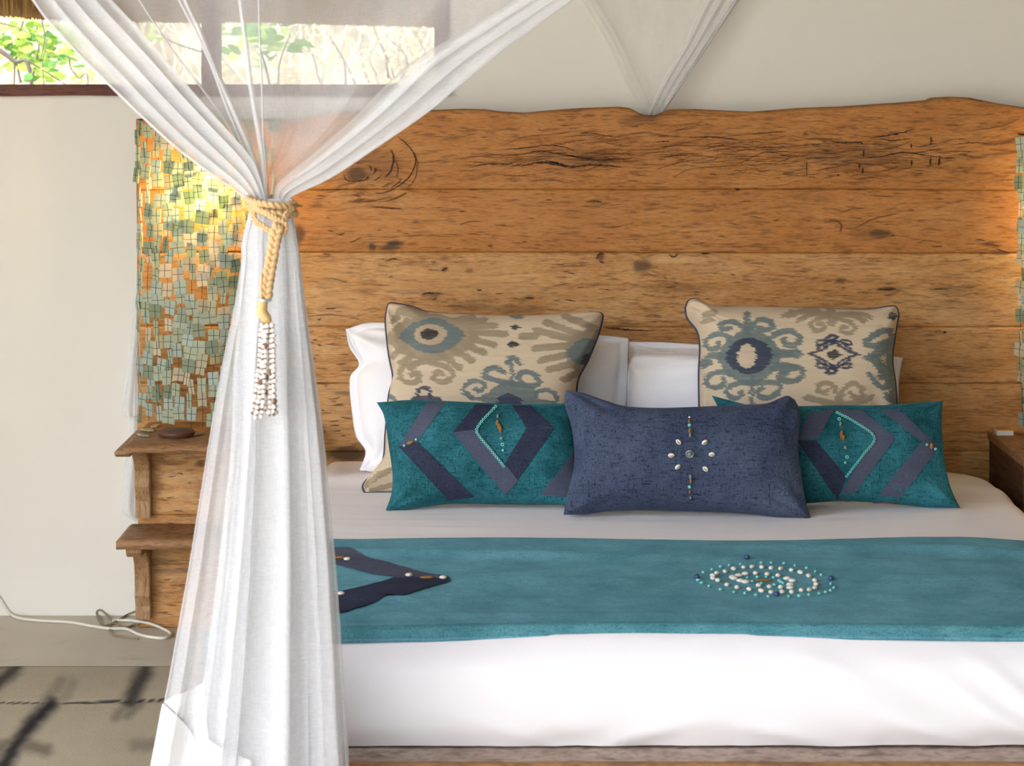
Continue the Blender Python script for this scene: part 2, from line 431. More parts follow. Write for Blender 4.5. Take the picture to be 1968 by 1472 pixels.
# sill with a slightly hewn lower edge
xs = np.linspace(-3.0, XR, 120); zz = np.linspace(0, 1, 5)
low = ZS - .030 - .004 * (vnoise(xs * 5, xs * 0, 3) - .3)
P = np.stack([np.repeat(xs[:, None], 5, 1), np.full((120, 5), WY - .022), low[:, None] + (ZS - low)[:, None] * zz], -1)
V, f, _ = slab(P, (0, .19, 0)); mk('sill', V, f, M['frame'], wn, smooth=False)
def framebox(name, px0, px1):
    a = W(px0, 0, WY)[0]; b = W(px1, 0, WY)[0]
    mk(name, *box(a, b, WY - .014, WY + .10, ZS - .001, 2.3, .003), M['frame'], wn, smooth=False)
framebox('mullion', 388, 418); framebox('jamb', 835, 862); framebox('mullion', -140, -112)
mk('head_beam', *box(-3.0, XR, WY - .014, WY + .1, 2.25, 2.33, .003), M['frame'], wn, smooth=False)

# ------------------------------------------------------------------ floor mat
X = np.linspace(-2.3, -.35, 260); Y = np.linspace(-3.2, float(ray_z(0, 1281, .006)[1]), 340)
XX, YY = np.meshgrid(X, Y, indexing='ij')
D = YY - CAMY; pxx = HX + XX * F / D; pyy = HY + (CAMZ - .008) * F / D
dye = np.zeros_like(XX)
def stroke(pts, w, s=1., soft=.85):
    global dye
    p = smooth_path(pts, 60); d = np.full(XX.shape, 1e9)
    for a, b in p: d = np.minimum(d, np.hypot(pxx - a, (pyy - b)))
    d += min(10, w * .8) * fbm(pxx / 14., pyy / 9., 5, 3)
    dye = np.maximum(dye, s * (1 - sm(w * (1 - soft), w * (1 + soft), d)))
stroke([(280, 1286), (266, 1312), (250, 1348)], 15, .9)
stroke([(246, 1352), (222, 1378)], 9, .45); stroke([(268, 1352), (246, 1374)], 9, .5)
stroke([(30, 1282), (12, 1298), (-20, 1325)], 13, .9)
stroke([(118, 1310), (92, 1342)], 12, .35); stroke([(140, 1312), (124, 1340)], 11, .3)
stroke([(100, 1350), (68, 1382), (48, 1408), (30, 1432), (8, 1468), (-30, 1520)], 15, 1.)
stroke([(-20, 1440), (30, 1430), (90, 1440)], 12, .6); stroke([(260, 1432), (330, 1428)], 12, .4)
stroke([(-60, 1348), (120, 1349), (240, 1346), (420, 1341)], 3.2, .95, .5)
stroke([(-60, 1284), (40, 1282)], 3, .6)
zz = .007 + .0022 * fbm(XX * 6, YY * 6, 2) - .003 * np.exp(-((pyy - 1347) / 3.) ** 2)
V, f, loop = slab(np.stack([XX, YY, zz], -1), (0, 0, -.0062))
A = np.concatenate([np.repeat(dye.reshape(-1, 1), 3, 1), np.zeros((len(loop), 3))])
o = mk('floor_mat', V, f, M['mat'], attr={'dye': A})
tag(o, 'beige woven mat with smoky black dyed streaks on the floor', 'mat')

# ------------------------------------------------------------------ headboard
HBX0, HBX1 = float(W(262, 0, 0)[0]), float(W(2238, 0, 0)[0])
hb = thing('headboard', ((HBX0 + HBX1) / 2, .03, 0), 'wide live-edge hardwood headboard of stacked horizontal slabs behind the bed', 'headboard')
top_edge = np.array([(255, 229), (300, 227), (360, 231), (430, 233), (500, 229), (528, 226), (552, 232), (580, 229), (620, 218), (670, 213), (740, 213), (835, 212), (890, 209.5), (930, 210.5), (965, 215), (1010, 217), (1050, 213), (1100, 209), (1150, 207), (1190, 205.5), (1212, 208), (1226, 216), (1240, 221), (1262, 222), (1276, 215), (1290, 211), (1340, 210), (1400, 213), (1450, 215), (1490, 212), (1540, 208), (1620, 205), (1680, 201), (1740, 197), (1785, 193), (1795, 188), (1830, 186), (1862, 187), (1880, 191), (1920, 199), (1968, 206), (2060, 214), (2150, 210), (2245, 222)], float)
tops = (W(top_edge[:, 0], top_edge[:, 1], 0))
seams_py = [None, 364.5, 486, 628, 737, 868, 990, 1084, 1207]
seams = [None] + [float(W(0, p, 0)[2]) for p in seams_py[1:]]; seams[-1] = 0.0
def seam_z(k, x):
    if k == 0: return np.interp(x, tops[:, 0], tops[:, 2])
    if k == len(seams) - 1: return np.full_like(x, seams[k])
    return seams[k] + .0035 * fbm(x * 3.1, x * 0 + k, k * 3, 3) + (.0012 * np.sin(x * 2 + k))
def pxpy(x, z): return HX + x * F / 6.6, HY + (CAMZ - z) * F / 6.6
KNOTS = [(705, 318, 78, 44, .075), (725, 302, 120, 60, -.02), (1235, 512, 26, 15, .03), (1680, 446, 90, 40, .03), (1640, 300, 160, 34, .022), (1080, 300, 150, 34, .026), (1330, 300, 120, 30, -.014), (1850, 790, 90, 50, .03), (950, 580, 120, 26, -.012), (1500, 420, 150, 40, -.014)]
DARKS = [(759, 467, 19, 5.5, 1.), (752, 476, 24, 5.5, .85), (715, 474, 9, 8, .9), (1235, 511, 22, 13, .75), (1236, 513, 9, 6, .6), (574, 450, 14, 20, .75), (1691, 448, 26, 8, .8), (1670, 449, 40, 14, .3), (686, 334, 22, 15, .8), (720, 318, 60, 38, .35), (700, 300, 50, 30, .2), (830, 565, 22, 4.5, .6), (900, 590, 50, 10, .35), (990, 595, 60, 12, .35), (1016, 572, 14, 4, .6), (1640, 300, 110, 26, .34), (1100, 300, 90, 20, .22), (1614, 541, 11, 5, .7), (1700, 556, 22, 4, .8), (1155, 494, 8, 7, .8), (668, 872, 46, 17, .9), (690, 858, 20, 9, .5), (660, 755, 22, 4, .6), (1240, 226, 34, 10, .6), (1215, 232, 30, 8, .4), (1290, 218, 18, 7, .4), (1548, 258, 6, 4, .7), (855, 518, 8, 5, .6), (902, 520, 8, 6, .5), (1140, 388, 16, 4, .6), (800, 425, 8, 3, .5), (1547, 378, 12, 9, .22), (1840, 560, 60, 12, .3), (1850, 590, 60, 20, .2), (1300, 553, 90, 10, .2), (1905, 470, 20, 5, .4), (610, 395, 14, 4, .6), (1131, 222, 14, 3, .7), (1860, 700, 60, 20, .15), (780, 560, 40, 5, .3), (330, 888, 30, 5, .5), (385, 892, 12, 6, .7), (310, 1078, 40, 4, .4), (330, 1098, 40, 8, .3), (700, 560, 30, 4, .35), (640, 590, 30, 4, .3)]
PALES = [(1290, 500, 70, 10, .7), (640, 575, 70, 50, .35), (880, 535, 200, 40, .35), (700, 420, 160, 40, .3), (1000, 420, 140, 40, .2), (1700, 520, 120, 20, .25), (340, 920, 60, 14, .6), (340, 950, 60, 10, .7), (340, 975, 60, 8, .5), (330, 1105, 60, 10, .6), (330, 830, 80, 16, .4), (650, 780, 60, 60, .4), (1780, 415, 90, 20, .2), (1580, 400, 100, 30, .2)]
for k in range(len(seams) - 1):
    nx = 480; x = np.linspace(HBX0 + .0008 * k, HBX1 - .0008 * k, nx)
    zt = seam_z(k, x); zb = seam_z(k + 1, x)
    nz = 44 if k == 0 else 32
    v = np.linspace(0, 1, nz); v = v ** 1.0
    ZZ = zb[:, None] + .0004 + (zt - zb - .0008)[:, None] * v; XX2 = np.repeat(x[:, None], nz, 1)
    # slight wander of the left end, rounded arrises, planed but uneven face
    end = .004 * fbm(ZZ * 9, ZZ * 0 + k, k)
    XX2 = XX2 + end * (1 - sm(0, .03, XX2 - HBX0)) - end * (1 - sm(0, .03, HBX1 - XX2))
    e = np.minimum(np.minimum((ZZ - zb[:, None]), (zt[:, None] - ZZ)), np.minimum(XX2 - HBX0, HBX1 - XX2))
    arr = .010 if k == 0 else .003
    yy = .0022 * np.clip(1 - e / arr, 0, 1) ** 2 + .0035 * fbm(XX2 * 2.5, ZZ * 9, 30 + k) + .0012 * ((k * 37) % 5 - 2) * .5
    px, py = pxpy(XX2, ZZ)
    warp = np.zeros_like(px); dk = np.zeros_like(px); pl = np.zeros_like(px)
    for kx, ky, rx, ry, s in KNOTS: warp += s * np.exp(-((px - kx) / rx) ** 2 - ((py - ky) / ry) ** 2) * np.sign(ky - py + 1e-6) * np.clip(abs(py - ky) / ry, 0, 1)
    warp += .02 * fbm(px / 420., py / 160., 9 + k)
    jag = .55 * fbm(px / 9., py / 5., 4, 3)
    for kx, ky, rx, ry, s in DARKS:
        d = np.hypot((px - kx) / rx, (py - ky) / ry) + jag; dk = np.maximum(dk, s * (1 - sm(.55, 1.2, d)))
    for kx, ky, rx, ry, s in PALES:
        d = np.hypot((px - kx) / rx, (py - ky) / ry) + jag * 1.5; pl = np.maximum(pl, s * (1 - sm(.3, 1.2, d)))
    if k == 0: dk = np.maximum(dk, .5 * np.exp(-(zt[:, None] - ZZ) / .004))
    A = np.stack([.5 + warp / .4, dk, pl], -1)
    V, f, loop = slab(np.stack([XX2, yy, ZZ], -1), (0, .068, 0))
    V[len(V) - len(loop):, 1] = .07
    A = np.concatenate([A.reshape(-1, 3), A.reshape(-1, 3)[loop]])
    mk('plank', V, f, M['wood_top' if k < 2 else 'wood_low'], hb, attr={'wood': A})

# checks and insect cuts in the slabs
def cv(pts, ox, oy, sc): return [(ox + a / sc, oy + b / sc) for a, b in pts]
CR = []
for pts, w in [([(1320, 780), (1440, 737), (1620, 725)], 2), ([(1270, 810), (1400, 802), (1550, 785), (1640, 795), (1720, 825)], 5), ([(1300, 845), (1420, 832), (1520, 815), (1600, 830), (1760, 850), (1960, 856)], 5), ([(1130, 905), (1230, 885), (1340, 885), (1420, 852)], 5), ([(1400, 902), (1480, 882), (1560, 880), (1680, 900), (1820, 890), (1960, 905)], 12), ([(1540, 868), (1600, 880), (1660, 898)], 7), ([(1600, 825), (1750, 855), (1950, 867)], 7), ([(1260, 940), (1380, 950), (1490, 940)], 4), ([(1480, 970), (1560, 972), (1650, 978)], 3), ([(1740, 710), (1850, 730), (1960, 745)], 3), ([(1050, 860), (1180, 845), (1270, 855)], 3), ([(700, 805), (720, 850), (705, 920), (670, 960)], 6), ([(740, 740), (800, 790), (840, 860), (800, 960), (700, 1030), (600, 1050)], 5), ([(450, 940), (470, 975), (560, 975), (590, 940)], 5), ([(600, 1118), (690, 1125), (770, 1130)], 4), ([(480, 1308), (510, 1300), (540, 1280)], 4), ([(1080, 1215), (1120, 1200), (1190, 1195)], 3), ([(1760, 1090), (1800, 1085), (1850, 1095)], 5), ([(300, 1030), (420, 1022), (560, 1020)], 3), ([(1860, 770), (1960, 790)], 3), ([(1200, 820), (1260, 835), (1320, 838)], 3)]:
    CR.append((cv(pts, 500, 0, 2.811), w / 2.811))
for pts, w in [([(0, 220), (60, 224), (150, 232)], 4), ([(150, 235), (300, 232), (480, 250)], 7), ([(0, 255), (80, 255)], 6), ([(0, 300), (100, 280), (300, 280), (650, 285), (900, 265), (1000, 275)], 4), ([(20, 350), (120, 330), (350, 340)], 4), ([(0, 405), (120, 370), (250, 350)], 3), ([(100, 440), (200, 400), (420, 380), (560, 320), (700, 310)], 3), ([(540, 217), (620, 206), (700, 200)], 4), ([(930, 250), (980, 262), (1090, 260), (1104, 275)], 6), ([(1130, 240), (1290, 215), (1390, 185)], 7), ([(1080, 345), (1200, 335), (1330, 315), (1500, 338), (1610, 350)], 6), ([(1560, 278), (1700, 262), (1860, 275)], 4), ([(1640, 325), (1740, 347)], 4), ([(980, 370), (1080, 350)], 3), ([(850, 412), (950, 392), (1080, 365)], 3), ([(805, 360), (806, 400), (805, 445)], 4), ([(1112, 295), (1110, 342)], 8), ([(1107, 392), (1105, 428)], 8), ([(1472, 222), (1470, 278)], 6), ([(1470, 338), (1464, 382)], 9), ([(1517, 330), (1512, 385)], 10), ([(1364, 265), (1366, 292)], 9), ([(1368, 355), (1366, 388)], 11), ([(968, 436), (984, 437)], 9), ([(1088, 372), (1090, 402)], 7), ([(900, 688), (960, 682), (990, 700), (985, 740)], 4), ([(1060, 720), (1160, 670), (1290, 640)], 3), ([(980, 640), (1060, 610)], 3), ([(1760, 800), (1850, 815)], 4), ([(1820, 830), (1895, 852)], 6), ([(1390, 800), (1440, 785), (1530, 795)], 3), ([(1180, 1048), (1290, 1042)], 9), ([(1460, 1045), (1580, 1040)], 5), ([(70, 860), (95, 872), (120, 853)], 7), ([(240, 852), (290, 856)], 9), ([(1535, 1275), (1556, 1275)], 10), ([(420, 508), (450, 510)], 8), ([(1200, 240), (1260, 250), (1370, 240)], 5), ([(1160, 300), (1260, 290), (1380, 250)], 4), ([(1380, 320), (1480, 300), (1560, 290)], 4), ([(1640, 200), (1740, 190), (1860, 170), (1950, 130)], 3), ([(1300, 55), (1400, 50), (1700, 30)], 4), ([(700, 255), (880, 240), (1000, 245)], 3), ([(300, 330), (480, 300), (560, 290)], 3), ([(1250, 395), (1350, 380)], 3), ([(880, 330), (1000, 310), (1090, 300)], 3)]:
    CR.append((cv(pts, 1260, 180, 2.78), w / 2.78))
for pts, w in [([(505, 345), (545, 330), (590, 335)], 5), ([(730, 388), (800, 392)], 4), ([(810, 395), (840, 375)], 8), ([(1640, 330), (1670, 300), (1690, 310)], 7), ([(1660, 345), (1690, 352)], 6), ([(1430, 470), (1500, 462)], 3), ([(1660, 492), (1740, 500)], 4), ([(1470, 550), (1540, 560)], 5), ([(1690, 700), (1800, 712), (1966, 722)], 7), ([(165, 430), (240, 440), (300, 460)], 2), ([(700, 525), (740, 515), (830, 520)], 6), ([(180, 600), (240, 598)], 5), ([(80, 640), (200, 632), (300, 640)], 3), ([(1000, 500), (1030, 497)], 6), ([(1260, 540), (1310, 542)], 6), ([(430, 48), (520, 52), (600, 62)], 4)]:
    CR.append((cv(pts, 560, 380, 2.811), w / 2.811))
r2 = np.random.default_rng(5)
for k in range(150):                                   # small open pores and short checks
    a = r2.uniform(590, 1900); b = r2.uniform(235, 640); L = r2.uniform(5, 26)
    CR.append(([(a, b), (a + L / 2, b + r2.uniform(-1.5, 1.5)), (a + L, b + r2.uniform(-3, 3))], r2.uniform(.5, 1.4)))
for k in range(60):
    a = r2.uniform(590, 660) if k % 2 else r2.uniform(300, 390); b = r2.uniform(640, 860) if k % 2 else r2.uniform(880, 1190); L = r2.uniform(5, 24)
    CR.append(([(a, b), (a + L / 2, b + r2.uniform(-1.5, 1.5)), (a + L, b + r2.uniform(-3, 3))], r2.uniform(.5, 1.4)))
for k in range(260):                                   # faint grain checks following the figure of the top slab
    a = r2.choice([r2.normal(1090, 110), r2.normal(1420, 130), r2.normal(1650, 120)]); b = r2.normal(300, 26); L = r2.uniform(20, 70); sl_ = r2.normal(-.04, .10)
    CR.append(([(a, b), (a + L / 2, b + sl_ * L / 2 + r2.normal(0, 2)), (a + L, b + sl_ * L)], r2.uniform(.35, .9)))
for k in range(16):                                    # broken growth rings of the big knot beside the net
    ra = r2.uniform(16, 95); a0 = r2.uniform(-.9, 1.2); a1 = a0 + r2.uniform(.35, 1.1)
    CR.append(([(692 + ra * 1.25 * math.cos(t_), 326 + ra * .72 * math.sin(t_)) for t_ in np.linspace(a0, a1, 5)], r2.uniform(.5, 1.5)))
groups = {'dark': [], 'fine': []}
for pts, w in CR:
    if not (262 < pts[0][0] < 1960 and 215 < pts[0][1] < 1200): continue
    l, r = ribbon_polyline(pts, w * 1.1)
    n = len(l); c3 = lambda q, y: W(q[:, 0], q[:, 1], y)
    y0 = -.0046
    P = np.concatenate([c3(l, y0), c3(r, y0), c3(l, .004), c3(r, .004)])
    fs = []
    for i in range(n - 1):
        fs += [[i, i + 1, n + i + 1, n + i], [i + 1, i, 2 * n + i, 2 * n + i + 1], [n + i, n + i + 1, 3 * n + i + 1, 3 * n + i]]
    groups['dark' if w > 1.55 else 'fine'].append((P, fs))
for nm, pp_ in groups.items():
    o = mk('check_marks', *join(*pp_), M[nm], hb, smooth=False); o['kind'] = 'stuff'

# ------------------------------------------------------------------ shelves on the headboard
def plank_board(name, x0, x1, yb, yf, z0, z1, mat, parent, seed, skew=0.0):
    """board with live, slightly wavy front edge"""
    nx, ny = 60, 20
    u = np.linspace(0, 1, nx)[:, None]; v = np.linspace(0, 1, ny)[None]
    xx = (x0 + skew * (1 - v)) * (1 - u) + x1 * u + 0 * v
    yfw = yf + .006 * fbm(xx * 9, xx * 0, seed)
    yy = yb + (yfw - yb) * v
    e = np.minimum(np.minimum((1 - v) * abs(yf - yb) + 0 * u, u * (x1 - x0) + 0 * v), (1 - u) * (x1 - x0) + 0 * v)
    zz = z1 - .005 * np.clip(1 - e / .008, 0, 1) ** 2 + .001 * fbm(xx * 8, yy * 8, seed + 3)
    Pt = np.stack([xx, yy, zz], -1)[::-1]
    V, f, loop = slab(Pt, (0, 0, 0)); V[len(V) - len(loop):, 2] = z0 + .004 * fbm(V[len(V) - len(loop):, 0] * 12, V[len(V) - len(loop):, 1] * 12, seed + 9)
    return mk(name, V, f, mat, parent)
def corbel(x0, x1, zt, reach, arm, zb, foot, mat, parent):
    """bracket cut from plank: arm under the shelf, concave sweep, upright foot"""
    pr = [(-.0045, zt), (-reach, zt), (-reach - .004, zt - arm * .5), (-reach + .01, zt - arm), (-reach + .06, zt - arm)]
    for t in np.linspace(.1, 1, 10): pr.append((-(foot + .012) - (reach - .06 - foot - .012) * (1 - math.sin(t * math.pi / 2)) , zt - arm - .10 * t * t - .01 * t))
    pr += [(-foot - .014, zt - arm - .135), (-foot, (zt - arm - .13) * .5 + zb * .5), (-foot, zb), (-.0045, zb)]
    pr = np.array(pr); n = len(pr)
    V = np.concatenate([np.stack([np.full(n, xx), pr[:, 0], pr[:, 1]], 1) for xx in (x0, x1)])
    f = [list(range(n)), list(range(n, 2 * n))[::-1]] + [[i, n + i, n + (i + 1) % n, (i + 1) % n] for i in range(n)]
    bm = bmesh.new(); vs = [bm.verts.new(v) for v in V]
    for q in f: bm.faces.new([vs[i] for i in q])
    bmesh.ops.recalc_face_normals(bm, faces=bm.faces[:])
    ed = [e for e in bm.edges if abs(e.verts[0].co.x - e.verts[1].co.x) < 1e-6]
    bmesh.ops.bevel(bm, geom=ed, offset=.003, segments=1, affect='EDGES')
    bm.verts.index_update(); V = np.array([v.co[:] for v in bm.verts]); f = [[v.index for v in q.verts] for q in bm.faces]; bm.free()
    return mk('bracket', V, f, mat, parent, smooth=False)
ZU = .566
su = thing('wall_shelf', (-.79, -.2, .30), 'upper rough timber shelf holding the glass tile lamp left of the bed', 'shelf', 'timber shelves on the headboard')
plank_board('shelf_board', -1.002, -.545, -.0045, -.415, ZU - .019, ZU, M['shelf'], su, 3, .0)
corbel(-1.030 + .0, -.988, ZU - .0195, .375, .017, .308, .03, M['bracket'], su)
corbel(-.63, -.588, ZU - .0195, .375, .017, .308, .03, M['bracket'], su)
mk('bolt', *tube(np.array([[-1.009, -.052, .475], [-1.009, -.0585, .475]]), .004, 8), M['dark'], su)
ZL = .287
sl2 = thing('wall_shelf', (-.79, -.12, .02), 'lower empty timber shelf near the floor below the glass tile lamp', 'shelf', 'timber shelves on the headboard')
plank_board('shelf_board', -1.050, -.545, -.0045, -.225, ZL - .026, ZL, M['shelf'], sl2, 17)
corbel(-1.030, -.988, ZL - .027, .19, .028, .03, .028, M['bracket'], sl2)
corbel(-.63, -.588, ZL - .027, .19, .028, .03, .028, M['bracket'], sl2)
for zz in (.165, .085): mk('bolt', *tube(np.array([[-1.005, -.02, zz], [-1.005, -.0335, zz]]), .004, 8), M['dark'], sl2)
RS = thing('nightstand', (1.55, -.25, 0), 'dark timber bedside cabinet right of the bed', 'nightstand')
ZR = float(W(0, 828, 0)[2])
mk('top_board', *box(1.304, 1.86, -.47, -.0045, ZR - .022, ZR, .003), M['shelf'], RS, smooth=False)
mk('side_panel', *box(1.309, 1.334, -.44, -.005, 0, ZR - .0225, .002), M['night'], RS, smooth=False)
mk('side_panel', *box(1.83, 1.855, -.44, -.005, 0, ZR - .0225, .002), M['night'], RS, smooth=False)
mk('drawer_front', *box(1.3355, 1.8285, -.438, -.415, .30, ZR - .024, .003), M['night'], RS, smooth=False)
mk('door', *box(1.3355, 1.8285, -.438, -.415, .03, .297, .003), M['night'], RS, smooth=False)

# ------------------------------------------------------------------ bed
BX0, BX1, BYF, BYB, BZ0, BZ1 = -.52, 1.28, -2.05, -.012, .253, .468
bp = thing('bed_platform', (.38, -1.05, 0), 'heavy timber bed platform with weathered grey top ledge under the mattress', 'bed frame')
def rough_box(x0, x1, y0, y1, z0, z1, seed, amp=.003, n=140):
    u = np.linspace(0, 1, n); q = np.array([(y0, z0), (y0, z0 * .6 + z1 * .4), (y0, z1 - .006), (y0 + .006, z1), (y0 * .5 + y1 * .5, z1), (y1 - .004, z1), (y1, z1 - .004), (y1, z0)])
    P = np.zeros((n, 8, 3)); P[..., 0] = (x0 + (x1 - x0) * u)[:, None]; P[..., 1] = q[None, :, 0]; P[..., 2] = q[None, :, 1]
    w = amp * fbm(P[..., 0] * 5, np.arange(8)[None] * 1.7, seed); P[..., 2] += w * (q[None, :, 1] > z0); P[:, :4, 1] += w[:, :4] * 1.5
    f = gq(n, 8, False, True).tolist() + [list(range(8)), [(n - 1) * 8 + i for i in range(8)][::-1]]
    return P.reshape(-1, 3), f
mk('top_ledge', *rough_box(BX0 - .1, BX1 + .1, -2.118, -1.90, .2255, .2505, 4), M['wood_grey'], bp)
mk('front_beam', *rough_box(BX0 - .1, BX1 + .1, -2.155, -2.1205, .04, .2490, 8, .003), M['wood_brown'], bp)
mk('deck', *box(BX0 - .06, BX1 + .02, -1.899, -.03, .20, .25, .003), M['wood_brown'], bp, smooth=False)
for x in (BX0 - .02, BX1 - .1):
    for y in (-1.95, -.25): mk('leg', *box(x, x + .1, y, y + .1, 0, .199, .004), M['wood_brown'], bp, smooth=False)

def bed_top(x, y):
    z = BZ1 + .006 * fbm(x * 2.2, y * 3.2, 3) + .006 * fbm(x * 3, y * 16, 8)
    z = z - .028 * sm(-.28, 0.0, y) * sm(.9, 1.28, x) - .012 * sm(1.0, 1.28, x)
    z = z + .006 * np.exp(-((y + .50 - .05 * x) / .045) ** 2) * sm(.9, 1.1, x) + .006 * np.exp(-((y + .33) / .05) ** 2) * (1 - sm(-.45, -.2, x))
    return z
def rounded_sheet():
    nu, nv = 210, 200
    # parametrise by arc over a rounded box section in x and in y
    r = .055; H = BZ1 - BZ0 - .002
    def prof(a0, a1, n):
        side = H - r; top = (a1 - a0) - 2 * r; arc = r * math.pi / 2; L = 2 * side + 2 * arc + top
        s = np.linspace(0, L, n * 6); pos = np.zeros_like(s); dep = np.zeros_like(s)
        for i, t in enumerate(s):
            t2 = min(t, L - t); flip = t > L / 2
            if t2 < side: p, d = 0, H - t2
            elif t2 < side + arc: a = (t2 - side) / r; p, d = r - r * math.cos(a), r - r * math.sin(a)
            else: p, d = r + (t2 - side - arc), 0
            pos[i] = (a1 - p) if flip else (a0 + p); dep[i] = d
        # denser at the ends
        w = np.linspace(0, 1, n); idx = (w * (len(s) - 1)).astype(int)
        return pos[idx], dep[idx]
    X, dx = prof(BX0, BX1, nu); Y, dy = prof(BYF, BYB, nv)
    XX, YY = np.meshgrid(X, Y, indexing='ij'); DX, DY = np.meshgrid(dx, dy, indexing='ij')
    drop = np.maximum(DX, DY)
    # corners: pull in so the vertical edges are round
    k = np.minimum(DX, DY) / H
    cx = np.where(XX < (BX0 + BX1) / 2, 1, -1); cy = np.where(YY < (BYF + BYB) / 2, 1, -1)
    Z = bed_top(XX, YY) - drop
    Z = np.maximum(Z, BZ0 + .0005)
    h = np.clip(drop / H, 0, 1)
    bulge = .030 * np.sin(np.pi * np.clip(h, 0, 1)) ** .8
    front = sm(.0, .3, DY / H) * (YY < -1); back = sm(0, .3, DY / H) * (YY > -1)
    sx = sm(0, .3, DX / H)
    # creases sweeping down the front face to the tucked hem
    PX, PZ = XX, Z
    cr = 0
    for a, b, sl, w, amp, lo_ in [(.95, .30, -.55, .020, .009, .30), (1.02, .31, -.75, .016, .009, .31), (.55, .275, -.25, .014, .005, .28), (1.20, .32, -1.0, .018, .008, .33), (.80, .285, -.35, .013, .006, .29), (.22, .272, .3, .014, .004, .28), (1.1, .40, -.5, .02, .005, .37), (.62, .40, -.45, .022, .0035, .36), (.05, .268, -.4, .012, .004, .275)]:
        d = (PZ - (b + sl * (PX - a))) / math.sqrt(1 + sl * sl)
        cr = cr + 2.0 * amp * np.exp(-(d / w) ** 2) * np.exp(-((PX - a) / .12) ** 2)
    tuck = .012 * sm(.8, 1, h) * (1 + 1.2 * fbm(XX * 9, YY * 0, 14))
    YY = YY - (bulge + cr + .008 * fbm(XX * 4, Z * 9, 6) * h) * front + tuck * front
    YY = YY + .01 * h * back * 0
    XX = XX - cx * 0 + np.where(XX < .38, -1, 1) * (.5 * bulge + .008 * fbm(YY * 5, Z * 9, 5) * h) * sx
    cor = sm(.2, 1, np.minimum(DX, DY) / r)
    return np.stack([XX, YY, Z], -1)
P = rounded_sheet()
mt = mk('mattress', P, gq(P.shape[0], P.shape[1]), M['linen'])
tag(mt, 'thick mattress under a tucked white cotton duvet on the timber platform', 'bed')

# ------------------------------------------------------------------ bed runner
RB = lambda x: -1.165 - .012 * np.sin(x * 3.2 + .3) + .010 * np.sin(x * 7 + 1) - .018 * sm(-.1, -.5, x)
def runner_pt(x, v, lift=0.):
    """x: distance across (beyond the bed edges it hangs down), v: 0 back edge .. 1 front lip"""
    x = np.asarray(x, float); v = np.asarray(v, float)
    yb = RB(np.clip(x, BX0, BX1)); yf = -2.020 + .010 * np.sin(np.clip(x, -1, 1.5) * 2.6 + .8) + .006 * np.sin(x * 6.1)
    y = yb + (yf - yb) * v
    cx = np.clip(x, BX0 - .005, BX1 + .005); over = np.abs(x - cx)
    r = .05; side = np.sign(x - cx)
    z = bed_top(np.clip(cx, BX0 + .03, BX1 - .03), np.maximum(y, -2.0)) + .0085 + lift
    wr = 0
    for x0, y0, sl, w, a, ln in [(-.1, -1.36, -.10, .030, .010, .45), (.55, -1.42, -.13, .034, .008, .4), (.2, -1.62, -.05, .026, .006, .5), (1.0, -1.33, -.14, .030, .011, .35), (.6, -1.78, .05, .03, .004, .5), (-.25, -1.80, .03, .022, .006, .35), (.9, -1.6, -.08, .03, .006, .4), (0, -1.93, .01, .02, .004, .6), (.45, -1.27, -.04, .02, .005, .3)]:
        d = y - (y0 + sl * (x - x0)); wr = wr + 1.5 * a * np.exp(-(d / w) ** 2 - ((x - x0) / ln) ** 2)
    wr = wr * (1 - .92 * np.exp(-((x - .53) / .26) ** 2 - ((y + 1.585) / .24) ** 2))
    z = z + wr
    lip = sm(.93, 1, v); z = z - .006 * lip ** 2 - .012 * np.clip((v - .985) / .015, 0, 1) * lip
    y = y - .016 * lip
    xx = cx + side * np.minimum(over, r) * .9
    z = z - np.where(over > 0, np.maximum(over - r, 0) + .35 * np.minimum(over, r), 0)
    xx = np.where(over > 0, xx + side * .012, xx)
    return np.stack([xx, y, z], -1)
rn = thing('bed_runner', (.38, -1.6, BZ1), 'teal chenille bed runner with beaded oval lying across the foot of the bed', 'bed runner')
xu = np.linspace(BX0 - .22, BX1 + .22, 300); vv = np.concatenate([np.linspace(0, .93, 90), np.linspace(.935, 1, 26)])
XU, VV = np.meshgrid(xu, vv, indexing='ij')
Pm = runner_pt(XU, VV); n1 = Pm.shape[1]
# fold the cloth under at the lip and the back edge to give it a thickness
under = runner_pt(XU[:, ::-1], VV[:, ::-1], -.006); 
Pc = np.concatenate([Pm, under[:, :]], 1)
k0 = int(np.searchsorted(vv, .955))
sheet('cloth', np.concatenate([Pm, under], 1), M['runner'], rn, wv=True)
hemv = np.linspace(.966, .999, 12); XH, VH = np.meshgrid(xu, hemv, indexing='ij')
hp = runner_pt(XH, VH, .0022); hp[..., 2] += .003 * np.sin(np.linspace(0, np.pi, 12))[None] + .0012 * fbm(XH * 90, VH * 90, 2)
sheet('hem', hp, M['runner_hem'], rn, label='lighter nubby hem roll')
def on_runner(px, py, lift=.003):
    """ray onto the runner surface"""
    p = ray_z(px, py, BZ1 + .012); y = p[..., 1]; yb = RB(p[..., 0])
    yf = -2.020 + .010 * np.sin(p[..., 0] * 2.6 + .8) + .006 * np.sin(p[..., 0] * 6.1)
    q = np.array(runner_pt(p[..., 0], np.clip((y - yb) / (yf - yb), 0, .93))); q[..., 2] += lift
    return q
def on_runner_quad(c, n=(80, 24), lift=.003):
    c = np.array(c, float); u = np.linspace(0, 1, n[0])[:, None, None]; v = np.linspace(0, 1, n[1])[None, :, None]
    q = (c[0] * (1 - u) + c[1] * u) * (1 - v) + (c[3] * (1 - u) + c[2] * u) * v
    return on_runner(q[..., 0], q[..., 1], lift)
z4 = lambda pts: cv(pts, 600, 1000, 3.118)
